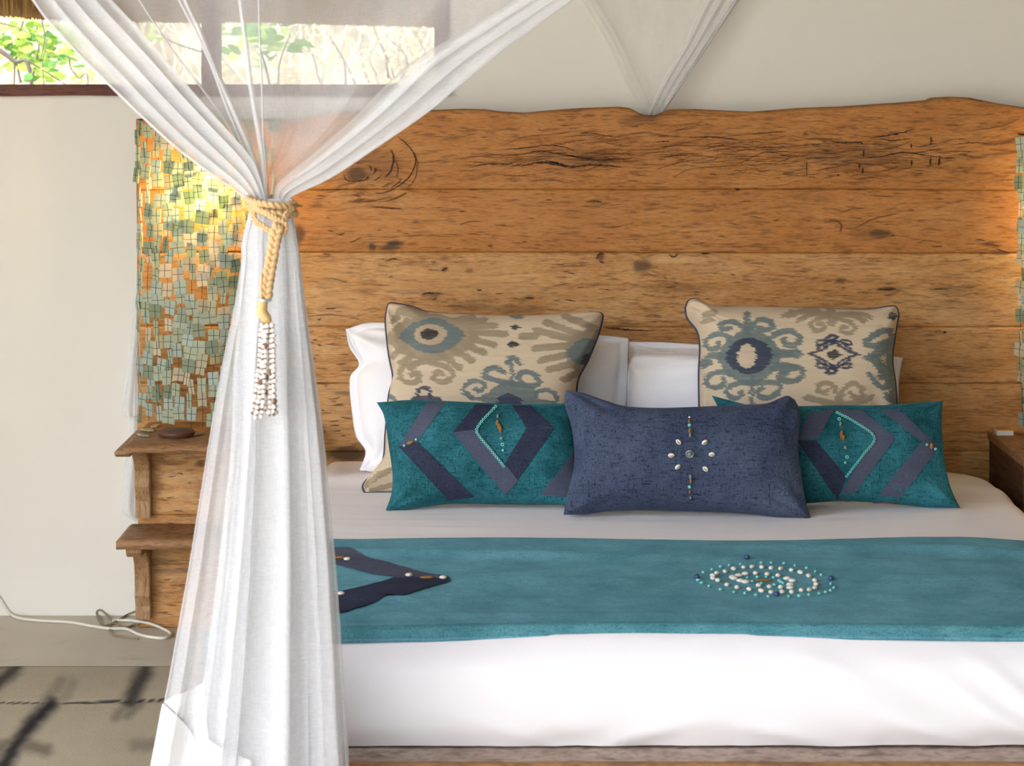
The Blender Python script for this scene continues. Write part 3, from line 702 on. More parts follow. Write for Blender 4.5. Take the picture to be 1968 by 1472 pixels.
sheet('applique_band', on_runner_quad(z4([(-260, 50), (835, 358), (490, 350), (-260, 170)])), M['slate'], rn)
sheet('applique_band', on_runner_quad(z4([(-60, 480), (490, 350), (835, 361), (-60, 615)])), M['slate_dark'], rn)
shell_me = mesh_only('cowrie', *(lambda: join(sphere(.0068, .0052, .0036)))(), M['shell'])
white_me = mesh_only('white_bead', *sphere(.0056, .0060, .0042), M['shell'])
turq_me = mesh_only('turquoise', *sphere(.0042, .0042, .0030, 6, 8), M['turq'])
navy_me = mesh_only('navy', *sphere(.0068, .0068, .006), M['navybead'])
brown_me = mesh_only('brown', *sphere(.0190, .004, .003), M['brass'])
z8 = lambda a, b: (1300 + a / 5.788, 1050 + b / 5.788)
for a, b in [(540, 275), (635, 245), (748, 230), (840, 225), (948, 228), (1055, 240), (1160, 245), (1280, 262), (1378, 290), (1470, 328), (1540, 378), (1553, 415), (1540, 450), (1478, 480), (1390, 492), (1282, 510), (1175, 508), (1053, 512), (942, 495), (810, 475), (675, 452), (562, 422), (460, 383), (405, 355), (405, 320), (450, 293)]:
    inst(white_me, 'shell_bead', rn, on_runner(*z8(a, b)), (0, 0, random.uniform(-.4, .4)), (1, random.uniform(1.2, 1.7), 1))
for a, b in [(765, 307), (690, 323), (625, 340), (640, 355), (710, 380), (770, 395), (880, 300), (1010, 312), (1130, 325), (1230, 357), (1290, 383), (1265, 420), (1265, 450), (1160, 447), (1035, 443), (915, 427)]:
    long = a < 800 or a > 1200
    inst(white_me, 'shell_bead', rn, on_runner(*z8(a, b)), (0, 0, random.uniform(-.2, .2)), (1.5 if long else 1.05, 1.1, 1))
for a, b in [(300, 283), (397, 247), (490, 220), (588, 205), (712, 195), (943, 187), (1055, 187), (1195, 193), (1318, 213), (1445, 240), (1545, 280), (1610, 322), (240, 388), (280, 410), (362, 442), (490, 477), (640, 505), (762, 525), (885, 547), (1022, 567), (1248, 570), (1365, 565), (1472, 553), (1585, 535), (1660, 515), (1715, 490), (1752, 450), (1718, 412), (788, 348), (900, 343), (1000, 342), (1080, 347), (843, 390), (945, 407), (1090, 420), (1140, 380), (1185, 405), (1160, 395)]:
    inst(turq_me, 'turquoise_bead', rn, on_runner(*z8(a, b)), (0, 0, 0), (random.uniform(.7, 1.1), 1.0, 1))
for a, b in [(785, 150), (230, 340), (1720, 365), (1115, 548)]: inst(navy_me, 'navy_bead', rn, on_runner(*z8(a, b), .004))
inst(brown_me, 'wood_bead', rn, on_runner(*z8(975, 375)))
for a, b, k in [(210, 238, 0), (580, 345, 0), (785, 357, 0), (172, 470, 0), (690, 357, 1), (160, 225, 1)]:
    p = on_runner(600 + a / 3.118, 1000 + b / 3.118, .005); inst(brown_me if k else shell_me, 'wood_bead' if k else 'shell_bead', rn, p, (0, 0, 0), (.85, 1.2, 1) if k else (1.2, 1.6, 1))

# ------------------------------------------------------------------ pillows and cushions
class Cushion:
    """sewn cushion on a plane leaning back by `tilt` from its foot (y0, z0); outline given in photo pixels"""
    def __init__(s, top, right, bottom, left, y0, tilt, thick, n=120, z0=None, flange=0., q=.5, seed=0, wrinkle=.006, pinch=(1, 1, 1, 1)):
        s.y0, s.t, s.z0 = y0, math.radians(tilt), BZ1 if z0 is None else z0
        u = np.linspace(0, 1, n)
        T, R, B, L = [smooth_path(np.array(c, float), n) for c in (top, right, bottom, left)]
        for a in (T, R, B, L): pass
        U = u[:, None, None]; Vv = u[None, :, None]                # U along x, V from top down
        P = (1 - Vv) * T[:, None] + Vv * B[:, None] + (1 - U) * L[None] + U * R[None] - ((1 - U) * (1 - Vv) * T[0] + U * (1 - Vv) * T[-1] + (1 - U) * Vv * B[0] + U * Vv * B[-1])
        s.px = P; s.n = n
        base = s.plane(P[..., 0], P[..., 1])
        a = (2 * u - 1)[:, None] + 0 * u[None]; b = (2 * u - 1)[None] + 0 * u[:, None]
        f_ = 1 - flange
        ga = np.clip(1 - np.abs(a / f_) ** 2.2, 0, 1); gb = np.clip(1 - np.abs(b / f_) ** 2.2, 0, 1)
        hgt = (ga * gb) ** q * (1 - .12 * fbm(a * 2, b * 2, seed))
        hgt = hgt * (1 + .0 * a)
        w = wrinkle * fbm(a * 2.2 + b * 1.5, b * 3 - a, seed + 20, 4) * np.clip(hgt * 2, 0, 1)
        # pull creases running in from the corners
        for ca, cb in ((-1, -1), (1, -1), (1, 1), (-1, 1)):
            da, db = a - ca, b - cb; ang = np.arctan2(db * cb * -1, da * ca * -1); rr = np.hypot(da, db)
            w = w + wrinkle * .45 * np.sin(ang * 9 + seed + ca + 2 * cb) * np.exp(-((rr - .42) / .25) ** 2)
        fl = .010 * fbm(a * 4, b * 4, seed + 7) * sm(f_ - .05, 1, np.maximum(np.abs(a), np.abs(b))) if flange else 0
        s.nrm = np.array([0, -math.cos(s.t), math.sin(s.t)])
        s.front = base + s.nrm * (thick * .5 * hgt + w + fl)[..., None]
        s.back = base - s.nrm * (thick * .42 * hgt + .0006 - (fl if flange else 0))[..., None]
        s.base = base
        D = s.front[..., 1] - CAMY; s.px = np.stack([HX + s.front[..., 0] * F / D, HY + (CAMZ - s.front[..., 2]) * F / D], -1)
        s.base_loc = (base[..., 0].mean(), base[-1, -1, 1], BZ1)
    def plane(s, px, py):
        """ray / plane"""
        dx = (px - HX) / F; dz = -(py - HY) / F
        nn = np.array([0, -math.cos(s.t), math.sin(s.t)])
        num = nn[1] * (s.y0 - CAMY) + nn[2] * (s.z0 - CAMZ)
        D = num / (nn[1] + nn[2] * dz)
        return np.stack([dx * D, CAMY + D, CAMZ + dz * D], -1)
    def build(s, name, mat, parent, attr=None):
        n = s.n; V = np.concatenate([s.front.reshape(-1, 3), s.back.reshape(-1, 3)])
        # weld the rim: back rim verts replaced by front rim indices
        I = np.arange(n * n).reshape(n, n); J = I + n * n
        for sl_ in ((0, slice(None)), (-1, slice(None)), (slice(None), 0), (slice(None), -1)): J[sl_] = I[sl_]
        q1 = np.stack([I[:-1, :-1], I[:-1, 1:], I[1:, 1:], I[1:, :-1]], -1).reshape(-1, 4)
        q2 = np.stack([J[:-1, :-1], J[1:, :-1], J[1:, 1:], J[:-1, 1:]], -1).reshape(-1, 4)
        at = None
        if attr: at = {k: np.concatenate([a.reshape(-1, a.shape[-1])] * 2) for k, a in attr.items()}
        V[:, 2] = np.maximum(V[:, 2], bed_top(V[:, 0], V[:, 1]) + .0015)          # soft underside rests on the duvet
        fc = np.concatenate([q1, q2]); used = np.unique(fc); mp = np.zeros(2 * n * n, int); mp[used] = np.arange(len(used))
        if at: at = {k: a[used] for k, a in at.items()}
        return mk(name, V[used], mp[fc], mat, parent, attr=at)
    def rim(s):
        b = s.base; return np.concatenate([b[:, 0], b[-1, 1:], b[-2::-1, -1], b[0, -2:0:-1]])
    def at(s, px, py, lift=.0015):
        px = np.asarray(px, float); py = np.asarray(py, float); sh = px.shape
        q = np.stack([px.ravel(), py.ravel()], 1); out = np.zeros((len(q), 3))
        flat = s.px.reshape(-1, 2); n = s.n
        for k, (a, b) in enumerate(q):
            i, j = divmod(int(np.argmin((flat[:, 0] - a) ** 2 + (flat[:, 1] - b) ** 2)), n)
            i = min(max(i, 1), n - 2); j = min(max(j, 1), n - 2)
            gu = (s.px[i + 1, j] - s.px[i - 1, j]) / 2; gv = (s.px[i, j + 1] - s.px[i, j - 1]) / 2
            d = np.linalg.solve(np.stack([gu, gv], 1), np.array([a, b]) - s.px[i, j]); d = np.clip(d, -1.5, 1.5)
            fu = (s.front[i + 1, j] - s.front[i - 1, j]) / 2; fv = (s.front[i, j + 1] - s.front[i, j - 1]) / 2
            nn = np.cross(fv, fu); nn /= np.linalg.norm(nn) + 1e-12
            if nn[1] > 0: nn = -nn
            out[k] = s.front[i, j] + fu * d[0] + fv * d[1] + nn * lift
        return out.reshape(*sh, 3)
    def quad(s, c, n=(22, 8), lift=.0018):
        c = np.array(c, float); u = np.linspace(0, 1, n[0])[:, None, None]; v = np.linspace(0, 1, n[1])[None, :, None]
        q = (c[0] * (1 - u) + c[1] * u) * (1 - v) + (c[3] * (1 - u) + c[2] * u) * v
        return s.at(q[..., 0], q[..., 1], lift)

# white pillows
def pillow(label, cu):
    o = cu.build('bed_pillow', M['pillowcase'], None); tag(o, label, 'pillow', 'white bed pillows'); return o
pillow('white flanged bed pillow behind the left ikat cushion', Cushion([(664, 632), (722, 619), (860, 632), (1020, 640), (1140, 645), (1209, 649)], [(1209, 649), (1208, 720), (1206, 800), (1208, 905)], [(690, 905), (800, 912), (1000, 912), (1208, 905)], [(664, 632), (672, 668), (690, 700), (672, 728), (676, 790), (684, 838), (702, 868), (690, 905)], -.255, 17, .15, 110, flange=.10, seed=3, wrinkle=.014))
pillow('white bed pillow furthest back at the right, its flange seen above the front one', Cushion([(1202, 656), (1270, 658), (1345, 661), (1500, 664), (1640, 668), (1730, 690)], [(1730, 690), (1720, 740), (1712, 800), (1716, 890)], [(1206, 890), (1350, 895), (1600, 895), (1716, 890)], [(1202, 656), (1206, 720), (1204, 800), (1206, 890)], -.125, 12, .09, 80, flange=.10, seed=5, wrinkle=.012))
pillow('plump white bed pillow in front of another behind the right ikat cushion', Cushion([(1208, 700), (1226, 678), (1300, 678), (1420, 690), (1600, 690), (1722, 706)], [(1722, 706), (1736, 688), (1728, 740), (1722, 905)], [(1206, 906), (1350, 912), (1600, 912), (1722, 905)], [(1208, 700), (1205, 760), (1204, 830), (1206, 906)], -.27, 14, .14, 90, flange=.03, seed=8, wrinkle=.010))

# ikat print helpers
BASE = (208, 190, 162); TAUPE = (154, 138, 114); GREY = (104, 118, 118); NAVY = (62, 68, 86); INK = (46, 48, 54); RING = (188, 166, 136)
class Print:
    def __init__(s, cu, seed):
        s.px = cu.px[..., 0]; s.py = cu.px[..., 1]
        row = np.floor(s.py / 1.6); j = np.sin(row * 12.9898 + seed) * 43758.5453; j = j - np.floor(j)
        lo = fbm(s.px / 8, s.py / 2.2, seed, 3)
        s.x = s.px + (j - .5) * 6.5 + lo * 9; s.y = s.py + 2 * fbm(s.px / 6, s.py / 6, seed + 5, 2)
        s.c = np.ones((*s.px.shape, 3)) * np.array(lin(BASE)) * (1 + .12 * fbm(s.px / 30, s.py / 4, seed + 2)[..., None])
        s.seed = seed
    def paint(s, m, col, op=.94):
        streak = 1 - .35 * np.clip(fbm(s.px / 40, s.py / 1.3, s.seed + 9, 2) * 2.2, 0, 1)
        m = (np.clip(m, 0, 1) * op * streak)[..., None]; s.c = s.c * (1 - m) + np.array(lin(col)) * m
    def line(s, pts, w, col, n=None):
        p = smooth_path(np.array(pts, float), n or max(24, 10 * len(pts))) if len(pts) > 2 else np.linspace(pts[0], pts[1], 24)
        d = np.full(s.x.shape, 1e9)
        for a, b in p: d = np.minimum(d, (s.x - a) ** 2 + (s.y - b) ** 2)
        s.paint(1 - sm(w * .5 - .7, w * .5 + .7, np.sqrt(d)), col)
    def ell(s, c, rx, ry, col, p=2.):
        d = (np.abs((s.x - c[0]) / rx) ** p + np.abs((s.y - c[1]) / ry) ** p) ** (1 / p)
        s.paint(1 - sm(1 - .8 / min(rx, ry), 1 + .8 / min(rx, ry), d), col)
    def poly(s, pts, col):
        p = np.array(pts, float); ins = np.zeros(s.x.shape, bool); n = len(p)
        for i in range(n):
            (x1, y1), (x2, y2) = p[i], p[(i + 1) % n]
            if y1 == y2: continue
            c = ((y1 > s.y) != (y2 > s.y)) & (s.x < (x2 - x1) * (s.y - y1) / (y2 - y1) + x1); ins ^= c
        s.paint(ins.astype(float), col)

def ikat(name, label, cu, pr):
    t = thing(name, (cu.base[..., 0].mean(), cu.y0, BZ1), label, 'cushion', 'printed square cushions')
    cu.build('cover', M['print'], t, {'print': pr.c})
    r = cu.rim(); r = np.concatenate([r[::3]]); mk('piping', *tube(r, .0042, 8, closed=True), M['piping'], t, label='navy blue piping cord')
    return t
cL = Cushion([(745, 592), (752, 584), (790, 590), (828, 602), (900, 607), (1000, 609), (1090, 606), (1148, 602), (1158, 608)], [(1158, 608), (1150, 640), (1130, 690), (1108, 740), (1112, 830), (1150, 930)], [(702, 947), (760, 946), (900, 950), (1050, 950), (1150, 930)], [(745, 592), (742, 620), (748, 680), (756, 726), (748, 762), (742, 830), (735, 890), (700, 930), (702, 947)], -.52, 24, .19, 300, seed=2, wrinkle=.012)
p = Print(cL, 1); z6 = lambda *q: [(640 + a / 3.2, 560 + b / 3.2) for a, b in q]; z6w = lambda w: w / 3.2
p.ell(z6((610, 285))[0], 285 / 3.2, 150 / 3.2, TAUPE, 1.6)
for a, b in [((850, 250), (1060, 262)), ((860, 290), (990, 330)), ((790, 320), (930, 375)), ((730, 350), (860, 425)), ((660, 380), (780, 470)), ((850, 215), (1000, 210)), ((800, 200), (930, 178)), ((740, 180), (860, 160)), ((450, 180), (395, 240)), ((440, 250), (370, 300)), ((440, 340), (365, 400)), ((490, 390), (420, 440)), ((560, 410), (480, 470)), ((540, 160), (450, 135)), ((420, 120), (370, 180)), ((470, 105), (400, 120)), ((560, 130), (500, 120))]: p.line(z6(a, b), z6w(42), TAUPE)
p.line(z6((590, 430), (460, 450), (410, 500), (430, 548), (490, 562), (530, 540), (515, 502), (480, 515)), z6w(36), TAUPE)
p.line(z6((600, 440), (690, 462), (735, 505), (700, 552), (650, 555), (620, 530), (640, 495), (670, 505)), z6w(36), TAUPE)
p.ell(z6((610, 272))[0], 200 / 3.2, 112 / 3.2, GREY, 1.5); p.ell(z6((600, 265))[0], 100 / 3.2, 64 / 3.2, RING); p.ell(z6((592, 262))[0], 58 / 3.2, 36 / 3.2, INK, 1.5)
p.ell(z6((1590, 380))[0], 165 / 3.2, 150 / 3.2, TAUPE, 1.7)
for a, b in [((1500, 300), (1250, 240)), ((1560, 280), (1310, 190)), ((1620, 230), (1420, 150)), ((1480, 330), (1240, 350)), ((1480, 380), (1280, 425)), ((1500, 440), (1330, 480)), ((1250, 275), (1160, 275)), ((1520, 500), (1420, 540))]: p.line(z6(a, b), z6w(44), TAUPE)
p.ell(z6((1565, 375))[0], 130 / 3.2, 90 / 3.2, GREY, 1.5); p.ell(z6((1575, 425))[0], 48 / 3.2, 44 / 3.2, INK, 1.6)
p.ell(z6((1122, 220))[0], 34 / 3.2, 19 / 3.2, INK, 1.1); p.ell(z6((1105, 325))[0], 38 / 3.2, 22 / 3.2, INK, 1.1); p.ell(z6((1130, 155))[0], 50 / 3.2, 14 / 3.2, GREY, 1.3)
p.line(z6((1100, 420), (1100, 575)), z6w(26), GREY); p.line(z6((1072, 440), (1085, 412), (1125, 410), (1150, 445)), z6w(30), GREY)
p.line(z6((1100, 565), (1000, 545), (930, 522), (950, 482), (1000, 470), (1048, 495)), z6w(34), GREY)
p.line(z6((1100, 565), (1200, 580), (1262, 565), (1250, 520), (1190, 495), (1140, 512), (1152, 545)), z6w(34), GREY)
p.poly(z6((775, 618), (840, 650), (905, 648), (950, 622), (985, 590), (1040, 562), (1100, 548), (1160, 566), (1235, 588), (1262, 625), (1250, 655), (1300, 668), (1350, 672), (1390, 690), (1390, 720), (950, 720), (980, 690), (900, 672), (840, 668)), GREY)
p.line(z6((850, 650), (800, 605), (830, 562), (890, 550), (930, 580), (900, 612), (872, 600)), z6w(30), GREY)
p.line(z6((1250, 645), (1262, 618), (1310, 606), (1358, 626), (1378, 662), (1360, 690)), z6w(28), GREY)
p.poly(z6((1005, 655), (1080, 622), (1165, 660), (1150, 720), (1010, 720)), NAVY)
p.line(z6((490, 662), (560, 655), (650, 662)), z6w(30), NAVY); p.line(z6((520, 640), (525, 605), (560, 592), (592, 608), (592, 640)), z6w(24), NAVY); p.line(z6((340, 640), (370, 660), (380, 700)), z6w(30), GREY)
p.line(z6((200, 1200), (280, 1130), (350, 1100)), z6w(40), TAUPE); p.line(z6((240, 1225), (360, 1190)), z6w(34), TAUPE)
ikat('ikat_cushion', 'square ikat cushion with a grey eye motif and navy piping, on the left', cL, p)

cR = Cushion([(1318, 592), (1325, 578), (1340, 577), (1372, 590), (1450, 592), (1560, 594), (1660, 597), (1708, 590), (1722, 592), (1726, 606)], [(1726, 606), (1720, 640), (1714, 690), (1720, 740), (1724, 800), (1726, 905)], [(1345, 905), (1450, 912), (1600, 912), (1726, 905)], [(1318, 592), (1322, 612), (1340, 636), (1346, 665), (1344, 720), (1345, 800), (1345, 905)], -.50, 22, .19, 300, seed=6, wrinkle=.012)
p = Print(cR, 4); z9 = lambda *q: [(1300 + a / 2.9446, 560 + b / 2.9446) for a, b in q]; ZS9 = 2.9446
L = lambda pts, w, col: p.line(z9(*pts), w / ZS9, col); E = lambda c, a, b, col, q=2.: p.ell(z9(c)[0], a / ZS9, b / ZS9, col, q)
E((415, 370), 180, 160, GREY, 1.6)
for pts, w in [([(395, 130), (400, 190), (400, 240)], 40), ([(395, 215), (320, 172), (255, 185), (255, 212), (300, 210)], 30), ([(420, 200), (470, 160), (530, 170), (545, 200), (500, 218), (455, 205)], 32), ([(500, 300), (560, 240), (640, 225), (698, 262), (670, 305), (620, 300), (610, 272)], 34), ([(540, 440), (620, 425), (700, 435), (712, 475), (660, 508), (590, 498), (580, 478), (625, 465)], 34), ([(440, 520), (520, 515), (585, 530), (560, 585), (490, 602), (455, 570), (480, 550)], 32), ([(410, 520), (340, 520), (290, 552), (305, 600), (350, 600), (372, 572)], 30), ([(425, 480), (425, 560), (425, 640)], 24), ([(330, 300), (270, 245), (200, 250), (162, 290), (190, 325), (235, 318), (235, 290)], 30), ([(310, 470), (250, 455), (185, 475), (170, 520), (220, 545), (268, 525), (262, 495)], 30), ([(280, 370), (200, 365), (150, 410)], 40), ([(200, 400), (150, 430)], 24), ([(540, 352), (640, 352)], 50)]: L(pts, w, GREY)
p.poly(z9((600, 352), (680, 322), (726, 352), (680, 384)), GREY); p.poly(z9((540, 400), (640, 400), (700, 440), (600, 470)), GREY)
E((412, 365), 132, 104, NAVY, 1.8); E((398, 366), 53, 70, BASE, 1.9)
E((890, 358), 46, 32, INK, 1.05)
for sx in (-1, 1):
    for sy in (-1, 1):
        L([(890 + sx * 138, 355), (890 + sx * 70, 355 + sy * 25), (890 + sx * 5, 355 + sy * 68)], 15, NAVY)
        L([(890 + sx * 95, 355 + sy * 30), (890 + sx * 40, 355 + sy * 66), (890 + sx * 6, 355 + sy * 85)], 15, NAVY)
        L([(890 + sx * 40, 355 + sy * 64), (890 + sx * 95, 355 + sy * 52), (890 + sx * 88, 355 + sy * 75), (890 + sx * 50, 355 + sy * 78)], 14, NAVY)
for cy in (-1, 1):
    L([(860, 357 + cy * 78), (845, 357 + cy * 95), (875, 357 + cy * 108), (905, 357 + cy * 98), (900, 357 + cy * 80)], 18, NAVY); L([(880, 357 + cy * 70), (900, 357 + cy * 84)], 30, NAVY)
for pts, w in [([(860, 140), (790, 160), (760, 192), (790, 222), (830, 215), (835, 185), (805, 185)], 26), ([(900, 150), (985, 175), (1010, 205), (985, 235), (945, 232), (930, 205), (960, 200)], 26), ([(640, 135), (720, 110), (800, 112)], 34), ([(690, 165), (760, 130), (830, 125)], 30), ([(600, 140), (650, 112)], 26), ([(920, 130), (1000, 135), (1060, 165)], 34), ([(980, 125), (1060, 130), (1100, 150)], 26), ([(870, 110), (880, 170)], 60),
               ([(915, 640), (905, 560), (860, 520), (810, 525), (800, 560), (835, 575), (855, 560)], 30), ([(930, 640), (945, 560), (990, 520), (1045, 545), (1050, 590), (1010, 600), (985, 575)], 30), ([(735, 600), (820, 620), (900, 640)], 38), ([(1100, 600), (1030, 625), (950, 640)], 38), ([(160, 130), (210, 120)], 40), ([(150, 170), (200, 160)], 30)]: L(pts, w, TAUPE)
for pts, w in [([(1215, 225), (1160, 225), (1085, 270), (1075, 298), (1120, 308), (1160, 295)], 36), ([(1190, 300), (1150, 340), (1130, 375), (1160, 430), (1200, 460)], 60), ([(1220, 260), (1210, 360), (1230, 480), (1240, 640)], 56), ([(1095, 470), (1130, 520), (1170, 545), (1200, 530), (1180, 490), (1150, 485)], 32), ([(1190, 590), (1230, 620)], 40)]: L(pts, w, GREY)
p.poly(z9((1050, 372), (1090, 345), (1150, 372), (1095, 402)), GREY); E((1222, 140), 30, 26, INK, 1.2)
ikat('ikat_cushion', 'square ikat cushion with a navy sun motif and navy piping, on the right', cR, p)

# beads used on the lumbar cushions
ring_me = mesh_only('ring_bead', *tube(np.array([[.0042 * math.cos(a), 0, .0042 * math.sin(a)] for a in np.linspace(0, 2 * math.pi, 12, endpoint=False)]), .0016, 6, True), M['turq'])
sring_me = mesh_only('silver_ring', *tube(np.array([[.0088 * math.cos(a), 0, .0088 * math.sin(a)] for a in np.linspace(0, 2 * math.pi, 20, endpoint=False)]), .0016, 6, True), M['silver'])
round_t = mesh_only('round_turquoise', *sphere(.0044, .0036, .0044), M['turq'])
round_s = mesh_only('round_stone', *sphere(.0056, .004, .0056), M['stone'])
dome_me = mesh_only('dome', *sphere(.0066, .0045, .0066), M['stone'])
long_b = mesh_only('long_brown', *sphere(.0042, .004, .0085), M['brass'])
chunk_b = mesh_only('chunk', *sphere(.0062, .004, .0115, 6, 6), M['brass'])
long_s = mesh_only('long_stone', *sphere(.0040, .0036, .0080), M['stone'])
cow_me = mesh_only('cowrie_shell', *sphere(.0088, .0040, .0062, 9, 12), M['shell'])
slot_me = mesh_only('cowrie_slot', *sphere(.0062, .0010, .0010, 6, 6), M['shell_slot'])
def band(cu, t, pts, mat): sheet('applique_band', cu.quad(pts), M[mat], t)
def lumbar(label, cu, mat):
    t = thing('lumbar_cushion', (cu.base[..., 0].mean(), cu.y0, BZ1), label, 'cushion', 'small beaded lumbar cushions')
    cu.build('cover', M[mat], t); return t
tl = cu = Cushion([(724, 773), (745, 773), (800, 770), (900, 774), (1000, 778), (1080, 776), (1120, 772)], [(1120, 772), (1112, 820), (1112, 900), (1128, 972)], [(740, 984), (800, 976), (870, 968), (960, 969), (1060, 970), (1128, 972)], [(724, 773), (738, 800), (746, 850), (754, 910), (752, 950), (740, 984)], -.775, 20, .14, 120, seed=11, wrinkle=.007, q=.45)
t = lumbar('teal lumbar cushion with slate diamond bands, left of the blue one', cu, 'teal')
for pts, m in [([(575, 683), (690, 685), (520, 925), (405, 955)], 'slate'), ([(405, 955), (520, 925), (870, 1262), (710, 1282)], 'slate_dark'), ([(880, 697), (1000, 702), (885, 848), (735, 868)], 'slate_dark'), ([(735, 868), (885, 848), (1140, 1165), (1060, 1250)], 'slate'), ([(1100, 704), (1215, 704), (1360, 838), (1190, 838)], 'slate_dark'), ([(1190, 841), (1360, 841), (1135, 1160), (1055, 1062)], 'slate_dark'), ([(1500, 960), (1520, 1180), (1420, 1262), (1275, 1250)], 'slate')]: band(cu, t, z6(*pts), m)
pl = smooth_path(np.array([(1000, 715), (940, 775), (888, 838), (892, 880), (960, 965), (1050, 1075)], float), 400)
s = np.concatenate([[0], np.cumsum(np.linalg.norm(np.diff(pl, axis=0), axis=1))]); 
for d in np.linspace(0, s[-1], 27):
    q = (np.interp(d, s, pl[:, 0]), np.interp(d, s, pl[:, 1])); inst(ring_me, 'ring_bead', t, cu.at(*z6(q)[0], .004), (.3, 0, 0), (.66, .66, .66))
for a, b, me, nm in [(1013, 770, long_s, 'stone_bead'), (1012, 815, chunk_b, 'wood_bead'), (1030, 850, chunk_b, 'wood_bead'), (1022, 835, chunk_b, 'wood_bead'), (1035, 905, round_s, 'stone_bead'), (1042, 943, ring_me, 'ring_bead'), (1045, 978, round_t, 'turquoise_bead'), (440, 950, round_t, 'turquoise_bead'), (475, 932, chunk_b, 'wood_bead'), (513, 912, round_t, 'turquoise_bead')]:
    inst(me, nm, t, cu.at(*z6((a, b))[0], .003), (.3, (1.1 if a == 475 else 0), 0), (.8, .8, .8))
cu = Cushion([(1368, 760), (1400, 770), (1450, 782), (1530, 782), (1620, 780), (1700, 780), (1770, 774), (1812, 770)], [(1812, 770), (1810, 800), (1812, 850), (1818, 900), (1828, 940), (1845, 976)], [(1400, 965), (1520, 968), (1620, 963), (1700, 967), (1780, 974), (1845, 976)], [(1368, 760), (1385, 800), (1392, 880), (1400, 965)], -.745, 20, .13, 120, seed=15, wrinkle=.007, q=.45)
t = lumbar('teal lumbar cushion with slate diamond bands, right of the blue one', cu, 'teal')
for pts, m in [([(750, 690), (890, 668), (800, 832), (680, 836)], 'slate'), ([(680, 842), (790, 842), (960, 1050), (910, 1180)], 'slate_dark'), ([(895, 668), (1050, 676), (1240, 828), (1122, 828)], 'slate'), ([(1122, 830), (1240, 830), (975, 1186), (905, 1180)], 'slate'), ([(1150, 672), (1262, 668), (1482, 882), (1385, 850)], 'slate'), ([(1385, 852), (1482, 885), (1250, 1195), (1110, 1195)], 'slate')]: band(cu, t, z9(*pts), m)
pl = smooth_path(np.array([(908, 690), (1010, 742), (1118, 828), (1060, 920), (962, 1045)], float), 400)
s = np.concatenate([[0], np.cumsum(np.linalg.norm(np.diff(pl, axis=0), axis=1))])
for d in np.linspace(0, s[-1], 33):
    q = (np.interp(d, s, pl[:, 0]), np.interp(d, s, pl[:, 1])); inst(ring_me, 'ring_bead', t, cu.at(*z9(q)[0], .004), (.3, 0, 0), (.62, .62, .62))
for a, b, me, nm in [(920, 725, ring_me, 'ring_bead'), (928, 752, long_s, 'stone_bead'), (935, 805, chunk_b, 'wood_bead'), (945, 832, chunk_b, 'wood_bead'), (935, 820, chunk_b, 'wood_bead'), (955, 885, round_s, 'stone_bead'), (965, 938, ring_me, 'ring_bead'), (955, 970, round_t, 'turquoise_bead'), (1415, 868, round_t, 'turquoise_bead'), (1440, 880, chunk_b, 'wood_bead'), (1462, 893, round_t, 'turquoise_bead')]:
    inst(me, nm, t, cu.at(*z9((a, b))[0], .003), (.3, 0, 0), (.8, .8, .8))
cu = Cushion([(1086, 750), (1120, 756), (1160, 770), (1200, 782), (1260, 786), (1340, 784), (1420, 780), (1470, 778), (1496, 768), (1512, 762), (1528, 768)], [(1528, 768), (1538, 800), (1534, 860), (1540, 910), (1546, 950), (1558, 999)], [(1083, 989), (1120, 988), (1180, 981), (1260, 980), (1340, 982), (1420, 985), (1500, 994), (1558, 999)], [(1086, 750), (1086, 780), (1098, 820), (1104, 870), (1100, 910), (1088, 960), (1083, 989)], -.872, 22, .16, 140, seed=21, wrinkle=.009, q=.45)
t = lumbar('slate blue lumbar cushion with a ring of cowrie shells, in front of all the others', cu, 'blue')
z7 = lambda a, b: (1040 + a / 3.2, 560 + b / 3.2)
for a, b, r in [(845, 928, -.8), (1005, 930, .6), (800, 1010, 0), (1050, 1005, 0), (840, 1080, .7), (1010, 1092, -.7)]:
    p3 = cu.at(*z7(a, b), .003); o = inst(cow_me, 'cowrie_shell', t, p3, (.35, -r, 0), (.92, .92, .92))
    q = bpy.data.objects.new('shell_opening', slot_me); C.objects.link(q); q.parent = o; q.location = (0, -.0038, .0004)
inst(dome_me, 'stone_boss', t, cu.at(*z7(912, 1005), .003), (.35, 0, 0)); inst(sring_me, 'silver_ring', t, cu.at(*z7(912, 1005), .006), (.35, 0, 0))
for a, b, me, nm, sc in [(912, 778, white_me, 'white_bead', .5), (912, 802, long_b, 'wood_bead', .7), (912, 826, round_t, 'turquoise_bead', 1.), (914, 860, long_b, 'wood_bead', .9), (916, 886, long_s, 'stone_bead', .8), (918, 1142, long_s, 'stone_bead', .9), (920, 1166, long_b, 'wood_bead', .8), (912, 1202, round_t, 'turquoise_bead', 1.), (914, 1232, long_b, 'wood_bead', .6), (918, 1266, long_s, 'stone_bead', .6)]:
    inst(me, nm, t, cu.at(*z7(a, b), .0025), (.35, 0, 0), (sc, sc, sc))

